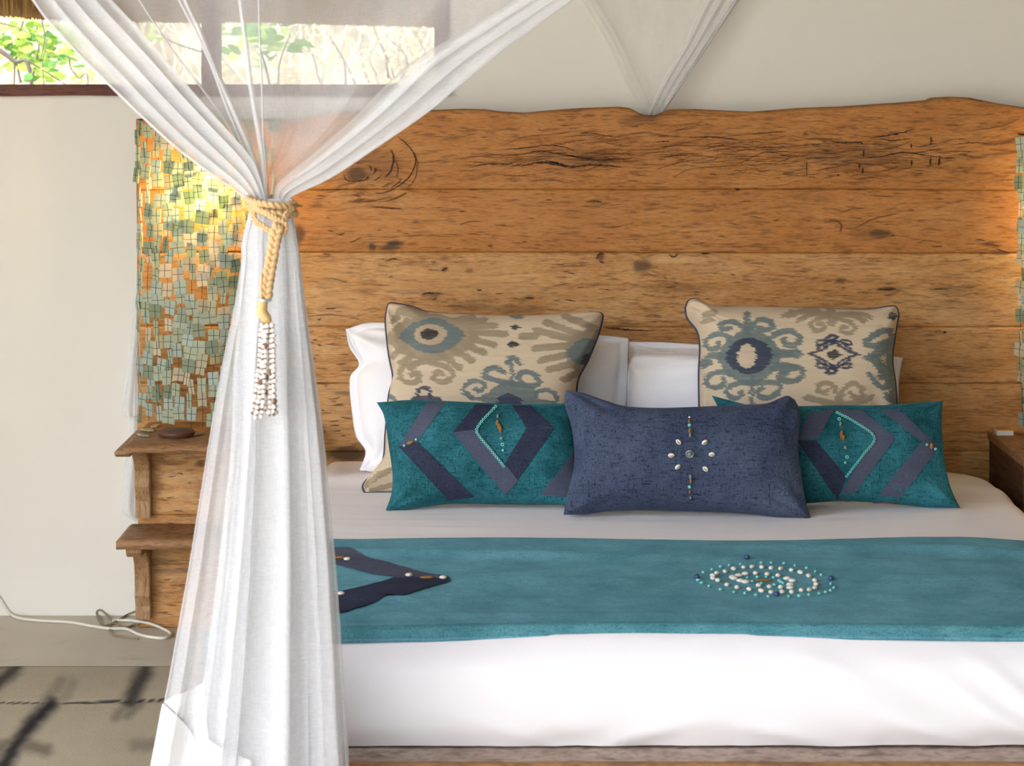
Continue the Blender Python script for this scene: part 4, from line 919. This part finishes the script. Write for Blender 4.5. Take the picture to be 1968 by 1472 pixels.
# ------------------------------------------------------------------ sea-glass tile lamps
def tile_mesh(w, h, mat, seed):
    r = np.random.default_rng(seed); t = .0016
    c = np.array([(-w, -h), (-w * .2, -h), (w, -h), (w, h), (0, h), (-w, h)]) * .5 * r.uniform(.88, 1.08, (6, 2))
    n = len(c); V = np.concatenate([np.stack([c[:, 0], np.full(n, y), c[:, 1]], 1) for y in (-t, t)])
    f = [list(range(n)), list(range(n, 2 * n))[::-1]] + [[i, n + i, n + (i + 1) % n, (i + 1) % n] for i in range(n)]
    wv, wf = join(box(-w * .5, w * .5, -t - .0007, -t - .0001, -.0006, .0006), box(-.0006, .0006, -t - .0007, -t - .0001, -h * .5, h * .5))
    me = bpy.data.meshes.new('glass_tile'); V2, f2 = join((V, f), (wv, wf))
    me.from_pydata(V2.tolist(), [], f2); me.materials.append(mat); me.materials.append(M['wire'])
    for k, pg in enumerate(me.polygons): pg.material_index = 1 if k >= len(f) else 0
    return me
TM = [[tile_mesh(w, h, m, 10 * i + j) for j, (w, h) in enumerate([(.034, .037), (.026, .039), (.031, .035), (.015, .041), (.039, .037), (.029, .036)])] for i, m in enumerate(TILES)]
def tile_lamp(label, cx, a, b, ztop, zbot, bulb_z, phis, rows, seed, flip=1):
    r = np.random.default_rng(seed)
    t = thing('glass_tile_lamp', (cx, -.02, zbot), label, 'lamp', 'sea-glass tile lamps')
    ph = np.linspace(0, np.pi, 40)
    mk('top_hoop', *tube(np.stack([cx + a * np.cos(ph), -.014 - b * np.sin(ph), np.full(40, ztop + .004)], 1), .0026, 6), M['wire'], t)
    cols = []
    for k, p in enumerate(phis):
        x = cx + a * math.cos(p); y = -.016 - b * math.sin(p)
        zb = zbot + r.uniform(.0, .05)
        z = np.linspace(ztop + .004, zb, 14)
        xw = x + .004 * np.sin(z * 14 + k); mk('hanging_wire', *tube(np.stack([xw, np.full(14, y), z], 1), .0007, 4), M['wire'], t)
        n = rows; step = (ztop - zb) / n
        for i in range(n):
            if r.random() < .08: continue
            zz = ztop - (i + .5 + (.5 if k % 2 else 0) * .7) * step + r.uniform(-.011, .011)
            if zz < zbot + .015: continue
            down = i / n
            w = np.array([.30, .26 - .1 * down, .18 + .05 * down, .12 + .25 * down, .14 - .12 * down]); w = np.clip(w, .01, 1); w /= w.sum()
            me = TM[r.choice(5, p=w)][r.choice(6, p=[.26, .2, .18, .12, .12, .12])]
            turn = math.atan2(b * math.cos(p), a * math.sin(p)) * -.8          # follow the hoop
            inst(me, 'glass_tile', t, (x + .004 * math.sin(zz * 14 + k) + r.uniform(-.006, .006), y - .003 - r.uniform(0, .006), zz), (r.uniform(-.12, .12), r.uniform(-.15, .15), -turn * .9 + r.uniform(-.5, .5)))
    # bulb and holder on the headboard
    V, f = lathe([(.001, -.026), (.012, -.022), (.019, -.010), (.020, .004), (.014, .020), (.010, .030), (.0095, .034)], 16)
    mk('bulb', V + np.array([cx, -.055, bulb_z]), f, M['bulb'], t)
    V, f = lathe([(.013, .030), (.015, .034), (.015, .062), (.009, .066)], 16); mk('socket', V + np.array([cx, -.055, bulb_z]), f, M['lampbase'], t)
    mk('arm', *tube(smooth_path([(cx, -.055, bulb_z + .064), (cx, -.05, bulb_z + .085), (cx, -.0055, bulb_z + .09)], 12), .005, 8), M['lampbase'], t)
    l = bpy.data.lights.new('lamp_light', 'POINT'); l.energy = 1.8; l.color = (1, .72, .36); l.shadow_soft_size = .03
    lo = bpy.data.objects.new('lamp_light', l); C.objects.link(lo); lo.parent = t; lo.location = (0, -.075 + .02 - .02, bulb_z - zbot - .035)
    return t
lt = tile_lamp('lit lamp veiled by strings of green sea-glass tiles above the left shelf', -.831, .188, .15, 1.392, ZU + .006, 1.235, np.arccos(np.linspace(.97, -.97, 13)), 24, 3)
dz = float(ZU)
V, f = lathe([(.040, 0), (.047, .004), (.049, .011), (.045, .017), (.001, .018)], 32); mk('base', V + np.array([-.885, -.262, dz + .0008]), f, M['lampbase'], lt, label='dark turned wooden disc base')
rr = np.random.default_rng(4)
for a, b, rz in [(275, 836, .6), (288, 826, .3), (300, 818, -.2), (340, 833, 1.4), (378, 834, -.6), (282, 826, .9)]:
    q = ray_z(a, b, dz + .004); inst(TM[int(rr.integers(5))][3], 'glass_tile', lt, q, (math.pi / 2, 0, rz))
tile_lamp('lit sea-glass tile lamp cut by the right edge of the photo', 1.600, .212, .15, 1.352, ZR + .006, 1.18, np.pi - np.array([.16, .34, .52, .72, .95, 1.2]), 22, 8)
q = thing('small_box', W(1927, 828, -.03), 'small white box on the bedside cabinet at the right', 'box')
x0, x1 = W(1911, 0, -.05)[0], W(1943, 0, -.05)[0]
mk('sleeve', *box(x0, x1, -.085, -.05, ZR + .0004, ZR + .013, .001), M['plastic'], q, smooth=False)
mk('tray', *box(x0 + .004, x1 - .001, -.083, -.052, ZR + .0131, ZR + .0155, .0005), M['orange'], q, smooth=False)

# ------------------------------------------------------------------ mosquito net
NY = -2.27                                             # plane the gathered net hangs in
nt = thing('mosquito_net', (-.45, NY, 0), 'gathered white mosquito net tied back at the near left corner of the bed', 'mosquito net')
def fan(name, leftp, rightp, mat, pleats, depth, nrow=70, ncol=160, y0=NY, seed=0, over=.9, ytop=0.):
    """pleated cloth between two px edge curves given from the tie upwards; runs on above the frame to the canopy rail"""
    Lc = smooth_path(np.array(leftp, float), nrow); Rc = smooth_path(np.array(rightp, float), nrow)
    s = np.linspace(0, 1, nrow)[:, None]; t = np.linspace(0, 1, ncol)[None]
    tt = t + over / (2 * math.pi * pleats) * np.sin(2 * math.pi * pleats * t + seed) * (.7 + .3 * np.sin(s * 3 + t * 9))
    px = Lc[:, None, 0] * (1 - tt) + Rc[:, None, 0] * tt; py = Lc[:, None, 1] * (1 - tt) + Rc[:, None, 1] * tt
    wid = np.hypot(*(Rc - Lc).T)[:, None] / F * 4.3
    y = y0 + depth * wid * np.cos(2 * math.pi * pleats * t + seed + .6 * np.sin(s * 4 + seed)) + ytop * s + .004 * fbm(s * 9, t * 20, seed)
    return sheet(name, W(px, py, y), mat, nt)
LE = [(486, 394), (443, 364), (382, 324), (321, 278), (260, 223), (199, 165), (147, 113), (86, 46), (53, 0), (-20, -110), (-110, -240)]
LR_ = [(512, 394), (495, 336), (474, 297), (428, 245), (367, 177), (306, 104), (251, 43), (211, 0), (160, -60), (90, -150), (10, -240)]
fan('gathered_swath', LE, LR_, M['net2'], 4, .08, seed=1, over=1.7)
fan('gathered_swath', [(488, 398), (450, 362), (400, 325), (345, 278), (290, 228), (235, 170), (185, 118), (125, 52), (92, 6), (20, -104), (-70, -240)], LR_, M['net2'], 3, .07, y0=NY + .03, seed=2, over=1.6)
RU = [(524, 394), (536, 352), (600, 300), (685, 228), (745, 168), (802, 117), (900, 58), (994, 0), (1080, -55), (1240, -150), (1390, -240)]
RL = [(560, 394), (562, 379), (642, 341), (749, 270), (831, 213), (900, 155), (962, 103), (1040, 46), (1105, 0), (1190, -60), (1330, -150), (1480, -240)]
fan('gathered_swath', RU, RL, M['net2'], 3, .07, seed=4, over=1.5)
fan('gathered_swath', [(528, 396), (548, 360), (625, 302), (705, 232), (765, 176), (822, 126), (915, 68), (1008, 10), (1094, -45), (1254, -140), (1400, -240)], RL, M['net2'], 2, .06, y0=NY + .03, seed=5, over=1.6)
# single sheer layer between the two swaths
MR = [(530, 394), (545, 350), (610, 300), (690, 230), (750, 170), (810, 118), (860, 60), (905, 0), (960, -60), (1060, -150), (1160, -240)]
fan('sheer_panel', LR_, RU, M['net'], 2.5, .02, y0=NY + .06, seed=3, over=.35, ncol=120)
# narrow folds running down the sheer panel into the tie
for pts, w0, w1 in [([(500, 380), (470, 300), (435, 235), (385, 165), (330, 95), (268, 0), (210, -90), (130, -220)], 5, 4), ([(506, 385), (495, 330), (474, 272), (445, 205), (418, 145), (392, 80), (356, 0), (320, -90), (260, -220)], 16, 10), ([(504, 380), (490, 330), (462, 270), (430, 190), (400, 110), (345, 0), (300, -90), (240, -220)], 7, 6), ([(512, 385), (508, 340), (502, 280), (490, 210), (480, 150), (472, 80), (462, 0), (455, -90), (440, -220)], 14, 7), ([(514, 385), (512, 330), (506, 260), (504, 180), (500, 100), (497, 0), (494, -90), (490, -220)], 5, 4), ([(546, 378), (620, 318), (690, 255), (745, 205), (800, 152), (858, 98), (930, 45), (1020, -20), (1200, -160), (1290, -220)], 6, 5)]:
    c = smooth_path(np.array(pts, float), 60); T = np.gradient(c, axis=0); T /= np.linalg.norm(T, axis=1)[:, None]; nn = np.stack([-T[:, 1], T[:, 0]], 1)
    wv = np.linspace(w0, w1, 60)[:, None]; a = np.linspace(-1, 1, 13)[None]
    px = c[:, None, 0] + nn[:, None, 0] * wv * a * .5; py = c[:, None, 1] + nn[:, None, 1] * wv * a * .5
    yy = NY + .03 - .010 * (1 - a ** 2) + 0 * px
    sheet('fold', W(px, py, yy), M['net2'], nt)
# lower drape: closed pleated tubes of gauze
OL = np.array([(378, 484), (400, 481), (425, 474), (450, 468), (475, 463), (500, 464), (560, 455), (620, 444), (700, 427), (800, 409), (900, 393), (1000, 377), (1100, 361), (1200, 343), (1300, 325), (1400, 305), (1472, 290), (1780, 230)], float)
OR = np.array([(378, 562), (400, 560), (425, 566), (450, 570), (475, 574), (500, 577), (560, 584), (620, 592), (700, 604), (800, 618), (900, 629), (1000, 638), (1100, 647), (1200, 654), (1300, 661), (1400, 667), (1472, 671), (1780, 690)], float)
def drape(name, l0, l1, mat, pleats, amp, seed, ybot=0., py_end=1740., y0=NY, dep=.30, over=.8):
    """l0..l1: fraction of the outer width this layer takes (at the foot)"""
    nr, nc = 110, 220
    py = np.linspace(382, py_end, nr); L = np.interp(py, OL[:, 0], OL[:, 1]); R = np.interp(py, OR[:, 0], OR[:, 1])
    g = sm(400, 900, py); a0 = l0 * g; a1 = 1 - (1 - l1) * g
    l = L + (R - L) * a0; r = L + (R - L) * a1
    th = np.linspace(0, 2 * np.pi, nc, endpoint=False)[None]; s = ((py - 382) / 1360)[:, None]
    cxp = ((l + r) / 2)[:, None]; hw = ((r - l) / 2)[:, None]
    ph = pleats * th + seed + 1.2 * np.sin(s * 2.2 + seed) * .5
    tw = th + over / pleats * np.sin(ph)
    hwm = hw * 4.33 / F
    px = cxp + hw * np.cos(tw)
    amp = amp * (.35 + .65 * g[:, None])
    y = y0 + dep * hwm * np.sin(tw) + amp * hwm * np.cos(ph * 1.0 + .7) + .10 * amp * hwm * np.sin(2.3 * ph) + .006 * fbm(th * 3, s * 6, seed)
    P = W(px, py[:, None] + 0 * px, y)
    P[..., 2] = np.maximum(P[..., 2], .004)
    return sheet(name, P, mat, nt, wv=True)
drape('outer_drape', 0, 1, M['net_outer'], 9, .10, .4)
drape('inner_drape', .20, .93, M['net'], 9, .12, 2.1, dep=.22)
drape('inner_drape', .26, .80, M['net2'], 7, .12, 4.4, dep=.16)
drape('inner_drape', .50, .97, M['net'], 6, .10, 5.7, dep=.12, y0=NY + .01)
# white cotton hem bands of the net edges that hang near the floor
def hem(pa, pb, y, name='hem_band'):
    A = smooth_path(np.array(pa, float), 40); B = smooth_path(np.array(pb, float), 40); v = np.linspace(0, 1, 24)[None, :, None]
    q = A[:, None] * (1 - v) + B[:, None] * v; yy = y + .012 * np.sin(q[..., 0] / 13. + q[..., 1] / 60.) + .004 * fbm(q[..., 0] / 20, q[..., 1] / 30, 3)
    P = W(q[..., 0], q[..., 1], yy); P[..., 2] = np.maximum(P[..., 2], .006); return sheet(name, P, M['hem'], nt)
hem([(312, 1352), (328, 1366), (346, 1382), (362, 1398), (372, 1420)], [(240, 1730), (270, 1730), (310, 1730), (340, 1730), (375, 1730)], NY - .03)
hem([(318, 1347), (340, 1336), (366, 1325), (392, 1311)], [(318, 1350), (346, 1376), (368, 1402), (400, 1420)], NY - .015)
hem([(372, 1402), (410, 1428), (445, 1446), (482, 1462)], [(372, 1730), (410, 1730), (440, 1730), (476, 1730)], NY - .02)
hem([(540, 1352), (560, 1362), (590, 1360), (622, 1372)], [(520, 1730), (560, 1730), (590, 1730), (625, 1730)], NY + .03)
# back of the net, gathered down into the notch of the headboard
def vstrip(name, pa, pb, y, mat, k=3):
    A = smooth_path(np.array(pa, float), 40); B = smooth_path(np.array(pb, float), 40); v = np.linspace(0, 1, 40)[None, :, None]
    q = A[:, None] * (1 - v) + B[:, None] * v; yy = y + .008 * np.cos(v[..., 0] * 2 * np.pi * k) + 0 * q[..., 0]
    return sheet(name, W(q[..., 0], q[..., 1], yy), mat, nt)
vstrip('back_swath', [(1238, 226), (1200, 160), (1160, 80), (1112, 0), (1040, -130)], [(1262, 226), (1232, 160), (1196, 80), (1150, 0), (1090, -130)], .105, M['net_thin'])
vstrip('back_swath', [(1240, 228), (1272, 160), (1316, 80), (1352, 0), (1420, -130)], [(1268, 228), (1312, 160), (1366, 80), (1420, 0), (1500, -130)], .10, M['net'])
vstrip('back_swath', [(1262, 226), (1308, 160), (1361, 80), (1410, 0), (1490, -130)], [(1268, 228), (1313, 160), (1367, 80), (1421, 0), (1502, -130)], .095, M['net2'], 1)
vstrip('back_sheer', [(1250, 226), (1214, 160), (1172, 80), (1125, 0), (1050, -130)], [(1256, 226), (1296, 160), (1346, 80), (1390, 0), (1470, -130)], .115, M['net_thin'], 1)
# net edge hanging beside the left end of the headboard
vstrip('side_drape', [(258, 560), (250, 640), (242, 720), (234, 795), (246, 800), (250, 808)], [(285, 560), (285, 640), (285, 720), (285, 790), (285, 800), (285, 812)], .095, M['net'], 2)
vstrip('side_drape', [(266, 660), (250, 680), (247, 800), (240, 900), (232, 978), (262, 1004)], [(290, 660), (290, 700), (290, 800), (290, 900), (290, 985), (290, 1004)], .105, M['net2'], 2)

# ------------------------------------------------------------------ rope tie
rt = thing('rope_tieback', tuple(W(520, 400, NY)), 'braided straw rope tied around the net with a white bead tassel', 'tieback')
def braid(path, r, turns_per_m=34.):
    T, N, B = frames(path); s = np.concatenate([[0], np.cumsum(np.linalg.norm(np.diff(path, axis=0), axis=1))])
    out = []
    for k in range(3):
        ph = 2 * np.pi * (turns_per_m * s + k / 3.)
        q = path + N * (.28 * r * np.sin(2 * ph))[:, None] + B * (.62 * r * np.cos(ph))[:, None]
        out.append(tube(q, r * .52, 7))
    return join(*out)
S1 = 4.33 / F
def loopc(cx, cy, rx, dep, tilt, slant, n=110, a0=0., a1=2 * math.pi):
    a = np.linspace(a0, a1, n); px = cx + rx * np.cos(a); py = cy - tilt * np.sin(a) + slant * np.cos(a)
    return W(px, py, NY - dep * np.sin(a))
mk('rope_wrap', *braid(loopc(521, 388, 41, .048, -6, 5), .0092), M['rope'], rt)
mk('rope_wrap', *braid(loopc(523, 404, 41, .050, -6, 6), .0090), M['rope'], rt)
zk = lambda q: [(470 + a / 12.27, 360 + b / 12.27) for a, b in q]
def pxpath(pts, ys, n=90): p = smooth_path(np.array(pts, float), n); y = np.interp(np.linspace(0, 1, n), np.linspace(0, 1, len(ys)), ys); return W(p[:, 0], p[:, 1], y)
mk('rope_loop', *braid(pxpath(zk([(150, 400), (300, 510), (520, 620), (760, 760), (930, 860), (960, 960), (900, 1060), (800, 1030)]), [NY - .03, NY - .052, NY - .062, NY - .068, NY - .07, NY - .066]), .0056, 46), M['rope'], rt)
mk('rope_loop', *braid(pxpath(zk([(120, 420), (200, 560), (220, 720), (300, 830), (450, 930), (600, 1030), (720, 1060)]), [NY - .03, NY - .045, NY - .055, NY - .062, NY - .066]), .0056, 46), M['rope'], rt)
mk('rope_loop', *braid(pxpath(zk([(1150, 470), (1020, 600), (960, 720), (900, 820)]), [NY - .03, NY - .055, NY - .062]), .0055, 44), M['rope'], rt)
mk('rope_end', *join(tube(pxpath(zk([(1120, 450), (1230, 430), (1370, 440)]), [NY - .03, NY - .03, NY - .025], 14), np.linspace(.005, .0012, 14), 7)), M['twine'], rt)
mk('rope_tail', *braid(pxpath([(536, 432), (530, 452), (524, 485), (518, 520), (513, 550), (511, 574)], [NY - .074, NY - .075, NY - .078, NY - .08, NY - .082]), .0108, 28), M['rope'], rt)
mk('rope_tail', *tube(pxpath([(503, 528), (502, 550), (503, 576)], [NY - .084, NY - .088], 20), .0028, 7), M['rope'], rt)
mk('binding', *tube(pxpath([(496, 574), (508, 578), (520, 577)], [NY - .085, NY - .1, NY - .09], 16), .0028, 7), M['thread'], rt)
mk('tassel_cap', *tube(pxpath([(506, 574), (504, 590), (503, 600), (510, 610), (519, 620)], [NY - .086, NY - .088, NY - .09], 24), np.interp(np.linspace(0, 1, 24), [0, .3, .6, .85, 1], [.0085, .0092, .010, .009, .004]), 12), M['knot'], rt, label='pale wrapped rope end')
bead_me = mesh_only('bead', *sphere(.0045, .0045, .0041, 7, 9), M['bead'])
brown_bead_me = mesh_only('brown_bead', *sphere(.0040, .0040, .0030, 7, 9), M['bead_string'])
rs = np.random.default_rng(12)
for k, (tp, mid, bt) in enumerate([((503, 622), (496, 720), (483, 802)), ((508, 622), (503, 715), (492, 806)), ((512, 622), (509, 715), (502, 808)), ((516, 622), (514, 712), (510, 796)), ((520, 622), (520, 712), (518, 806)), ((524, 622), (527, 712), (526, 806)), ((506, 622), (508, 700), (497, 796)), ((519, 622), (525, 712), (530, 800))]):
    y = NY - .088 - .006 * (k % 3)
    path = pxpath([tp, mid, bt], [y, y, y - .002], 200)
    stn = mk('bead_strand', *tube(path[::8], .0022, 6), M['bead_string'], rt)
    L = np.concatenate([[0], np.cumsum(np.linalg.norm(np.diff(path, axis=0), axis=1))]); nb = int(L[-1] / .0089)
    for i in range(nb):
        d = (i + .25 + .5 * ((k * .618) % 1)) * .0089; q = [np.interp(d, L, path[:, c]) for c in range(3)]
        q = np.array(q) + rs.normal(0, .0006, 3); e = rs.uniform(.85, 1.1)
        inst(brown_bead_me if rs.random() < .05 else bead_me, 'bead', stn, q, (rs.uniform(-.3, .3), rs.uniform(-.3, .3), 0), (e, e, e))

# ------------------------------------------------------------------ cables on the floor
zc = lambda pts: [(a / 3.9575, 1100 + b / 3.9575) for a, b in pts]
def floor_cable(name, label, pts, zs, r, mat):
    p = smooth_path(np.array(zc(pts), float), 160); z = np.interp(np.linspace(0, 1, 160), np.linspace(0, 1, len(zs)), zs)
    P3 = ray_z(p[:, 0], p[:, 1], z); P3[:, 1] = np.minimum(P3[:, 1], np.where(p[:, 0] > 258, -r - .008, WY - r - .001))
    # keep the drawn height where the wall stops the ray
    D = P3[:, 1] - CAMY; P3[:, 0] = (p[:, 0] - HX) * D / F; P3[:, 2] = np.maximum(CAMZ - (p[:, 1] - HY) * D / F, r + .001)
    o = mk(name, *tube(P3, r, 8), mat); tag(o, label, 'cable')
floor_cable('white_cable', 'white electric cable looping over the floor by the wall', [(-160, -60), (-60, 110), (10, 215), (70, 305), (140, 348), (300, 368), (520, 380), (700, 410), (840, 430), (960, 432), (1060, 475), (1160, 495), (1250, 500), (1300, 470), (1240, 430), (1140, 388), (1020, 370), (880, 366), (860, 372)], [.0045] * 6, .0042, M['cable_w'])
floor_cable('brown_cord', 'thin brown cord knotted around the white cable by the wall', [(1056, 290), (980, 315), (900, 360), (850, 390), (790, 400), (750, 350), (735, 300), (770, 288), (830, 340), (900, 400), (960, 415), (1060, 380), (960, 418), (880, 390), (838, 400), (840, 450), (880, 478), (960, 490), (1050, 505)], [.004] * 6, .0026, M['cable_b'])

# ------------------------------------------------------------------ outside the window
o = mk('ground', *box(-30, 30, .5, 60, -.5, -.4), M['ground'], smooth=False); tag(o, 'dry pale ground outside the window', 'ground', kind='structure')
o = mk('terrace', *box(-30, 30, -60, -7.9, -.5, -.25), M['ground'], smooth=False); tag(o, 'sunlit sandy ground in front of the room', 'ground', kind='structure')
# thatch eave
te = thing('thatched_eave', (-1.2, .9, 1.7), 'ragged golden thatch eave hanging outside the window', 'roof')
mk('thatch_layer', *join((lambda: (np.array([[-3.4, .36, 2.35], [.1, .36, 2.35], [.1, 1.05, 1.74], [-3.4, 1.05, 1.74], [-3.4, .36, 2.75], [.1, .36, 2.75], [.1, 1.15, 1.90], [-3.4, 1.15, 1.90]]), [[0, 1, 2, 3], [4, 7, 6, 5], [0, 3, 7, 4], [1, 5, 6, 2], [3, 2, 6, 7], [0, 4, 5, 1]]))()), M['thatch'], te, smooth=False)
Vs, Fs, n0 = [], [], 0
for k in range(5200):
    x = rs.uniform(-3.3, -.05); y = rs.uniform(.72, 1.06); D = y - CAMY
    edge = np.interp(HX + x * F / D, [-200, 0, 70, 260, 500, 840, 1100], [24, 27, 34, 40, 41, 50, 52]) + rs.normal(0, 1.6)
    zb = CAMZ - (edge - HY) * D / F; w = rs.uniform(.0016, .0035); ln = rs.uniform(.16, .3); lx = rs.normal(0, .012)
    a = np.array([(x - w, y, zb), (x + w, y - .002, zb), (x + w + lx, y - .12, zb + ln), (x - w + lx, y - .122, zb + ln), (x, y + w, zb - .003), (x + lx, y - .12 + w * 2, zb + ln)])
    Vs.append(a); Fs += [[n0, n0 + 1, n0 + 2, n0 + 3], [n0 + 1, n0 + 4, n0 + 5, n0 + 2], [n0 + 4, n0, n0 + 3, n0 + 5]]; n0 += 6
o = mk('thatch_straw', np.concatenate(Vs), Fs, M['thatch'], te, smooth=False); o['kind'] = 'stuff'
# leaves
def leaf_mesh(name, L, Wd, mat):
    u = np.linspace(0, 1, 7); w = Wd * np.sin(np.pi * np.clip(u, .03, .985)) ** .75 * .5
    V = np.concatenate([np.stack([u * L, w, -.12 * L * u ** 2 + .10 * w], 1), np.stack([u * L, 0 * u, -.12 * L * u ** 2], 1), np.stack([u * L, -w, -.12 * L * u ** 2 + .10 * w], 1)])
    f = [[i, i + 1, 8 + i, 7 + i] for i in range(6)] + [[7 + i, 8 + i, 15 + i, 14 + i] for i in range(6)]
    return mesh_only(name, V, f, mat)
LG = [leaf_mesh('leaf', .042, .026, M['leaf']), leaf_mesh('leaf', .038, .026, M['leaf_y']), leaf_mesh('leaf', .030, .020, M['leaf_d'])]
def shrub(name, label, base, stems, leaves, mats_p, seed):
    """stems: list of px polylines at depth y; leaves: (px,py,size,kind)"""
    r = np.random.default_rng(seed); y = base[1]
    t = thing(name, base, label, 'shrub', 'shrubs outside the window')
    for pts, w, yy in stems:
        p = smooth_path(np.array(pts, float), 30); mk('branch', *tube(W(p[:, 0], p[:, 1], yy), np.linspace(w, w * .5, 30), 6), M['branch' if mats_p == 'twig' and r.random() < .4 else mats_p], t)
    for px, py, sc, k in leaves:
        yy = y + r.uniform(-.15, .15); inst(LG[k], 'leaf', t, W(px, py, yy), (r.uniform(-.9, -.2), r.uniform(-.6, .6), r.uniform(-3.1, 3.1)), (sc, sc, sc))
    return t
r3 = np.random.default_rng(21)
base_stem = lambda x: [(x, 160), (x - 6, 520), (x + 4, 1190)]
lv = [(112, 118, 1., 0), (128, 116, 1., 0), (112, 134, 1.15, 0), (140, 128, 1.2, 0), (150, 130, .8, 0), (88, 118, 1.1, 0), (76, 132, 1.2, 1), (62, 152, 1.3, 0), (100, 100, .8, 1)]
shrub('leafy_shrub', 'grey branched shrub with round green leaves at the left of the window', (-1.7, 2.0, -.4), [([(-60, 60), (0, 97), (28, 118), (58, 142), (64, 400), (60, 1180)], .011, 2.0), ([(28, 118), (27, 165), (20, 320)], .004, 2.0), ([(20, 116), (50, 116), (75, 130), (130, 165)], .004, 2.0), ([(133, 110), (135, 128), (150, 150), (168, 172), (120, 500)], .003, 2.0), ([(80, 40), (86, 70), (80, 110)], .003, 2.05), ([(0, 44), (30, 52), (60, 66)], .003, 2.05), ([(85, 165), (82, 120), (95, 60)], .0025, 2.1)], lv, 'branch', 2)
lv = [(r3.normal(60, 52), r3.normal(92, 36), r3.uniform(.8, 1.8), 1 if r3.random() < .8 else 0) for k in range(290)]
shrub('leafy_shrub', 'sunlit yellow green shrub filling the left end of the window', (-1.9, 3.1, -.4), [(base_stem(20), .01, 3.1), (base_stem(80), .008, 3.1), ([(40, 160), (30, 100), (45, 40)], .006, 3.1), ([(60, 160), (75, 90), (70, 45)], .005, 3.1)], lv, 'branch', 3)
lv = [(r3.normal(485, 34), r3.normal(72, 24), r3.uniform(1., 1.9), 0 if r3.random() < .6 else 1) for k in range(70)] + [(r3.normal(545, 22), r3.normal(88, 14), r3.uniform(1.2, 2.), 0 if r3.random() < .7 else 1) for k in range(14)] + [(290 + r3.normal(0, 6), 75 + r3.normal(0, 12), 1., 1) for k in range(8)]
shrub('leafy_shrub', 'green leaved shrub seen through the net in the middle pane', (-1.0, 2.2, -.4), [(base_stem(500), .008, 2.25), ([(520, 170), (505, 110), (480, 50)], .005, 2.25), ([(535, 170), (538, 120), (560, 60)], .004, 2.25), ([(388, 100), (330, 80), (285, 50)], .004, 2.2)], lv, 'branch', 4)
lv = [(r3.uniform(560, 830), r3.uniform(50, 160), r3.uniform(.7, 1.2), 2) for k in range(110)] + [(r3.uniform(415, 560), r3.uniform(115, 165), r3.uniform(.6, 1.0), 2) for k in range(20)]
st = []
for k in range(34):
    x = r3.uniform(560, 860); st.append(([(x, 190), (x + r3.normal(-18, 22), 120), (x + r3.normal(-40, 40), r3.uniform(30, 80))], r3.uniform(.003, .007), 3.0 + r3.uniform(-.3, .5)))
for k in range(3): st.append((base_stem(620 + 90 * k), .01, 3.0))
shrub('dry_shrub', 'pale dry shrub with yellow leaves at the right of the window', (-.6, 3.0, -.4), st, lv, 'twig', 6)
o = mk('bank', *(lambda x, y: (np.stack([x, y, -.4 + 4.5 * sm(10, 15, y) + .5 * fbm(x * .5, y * .5, 3)], -1).reshape(-1, 3), gq(60, 30)))(*np.meshgrid(np.linspace(-14, 12, 60), np.linspace(9, 16, 30), indexing='ij')), M['bank']); tag(o, 'pale dry hillside beyond the scrub', 'hillside', kind='structure')
# far tangle of pale dry scrub that nobody could count
Vs, Fs, n0 = [], [], 0
for k in range(5200):
    x = r3.uniform(-5, 2.5); y = r3.uniform(4.5, 9); z = r3.uniform(-.4, 2.0); d = Vector((r3.normal(0, .5), r3.normal(0, .3), r3.normal(.5, .6))) * .35
    w = r3.uniform(.003, .009); a = np.array([(x - w, y, z), (x + w, y, z), (x + d.x, y + d.y, z + d.z), (x, y + w, z)])
    Vs.append(a); Fs += [[n0, n0 + 1, n0 + 2], [n0 + 1, n0 + 3, n0 + 2], [n0 + 3, n0, n0 + 2]]; n0 += 4
o = mk('dry_scrub', np.concatenate(Vs), Fs, M['twig'], smooth=False); tag(o, 'far tangle of pale dry scrub beyond the shrubs', 'scrub', kind='stuff')
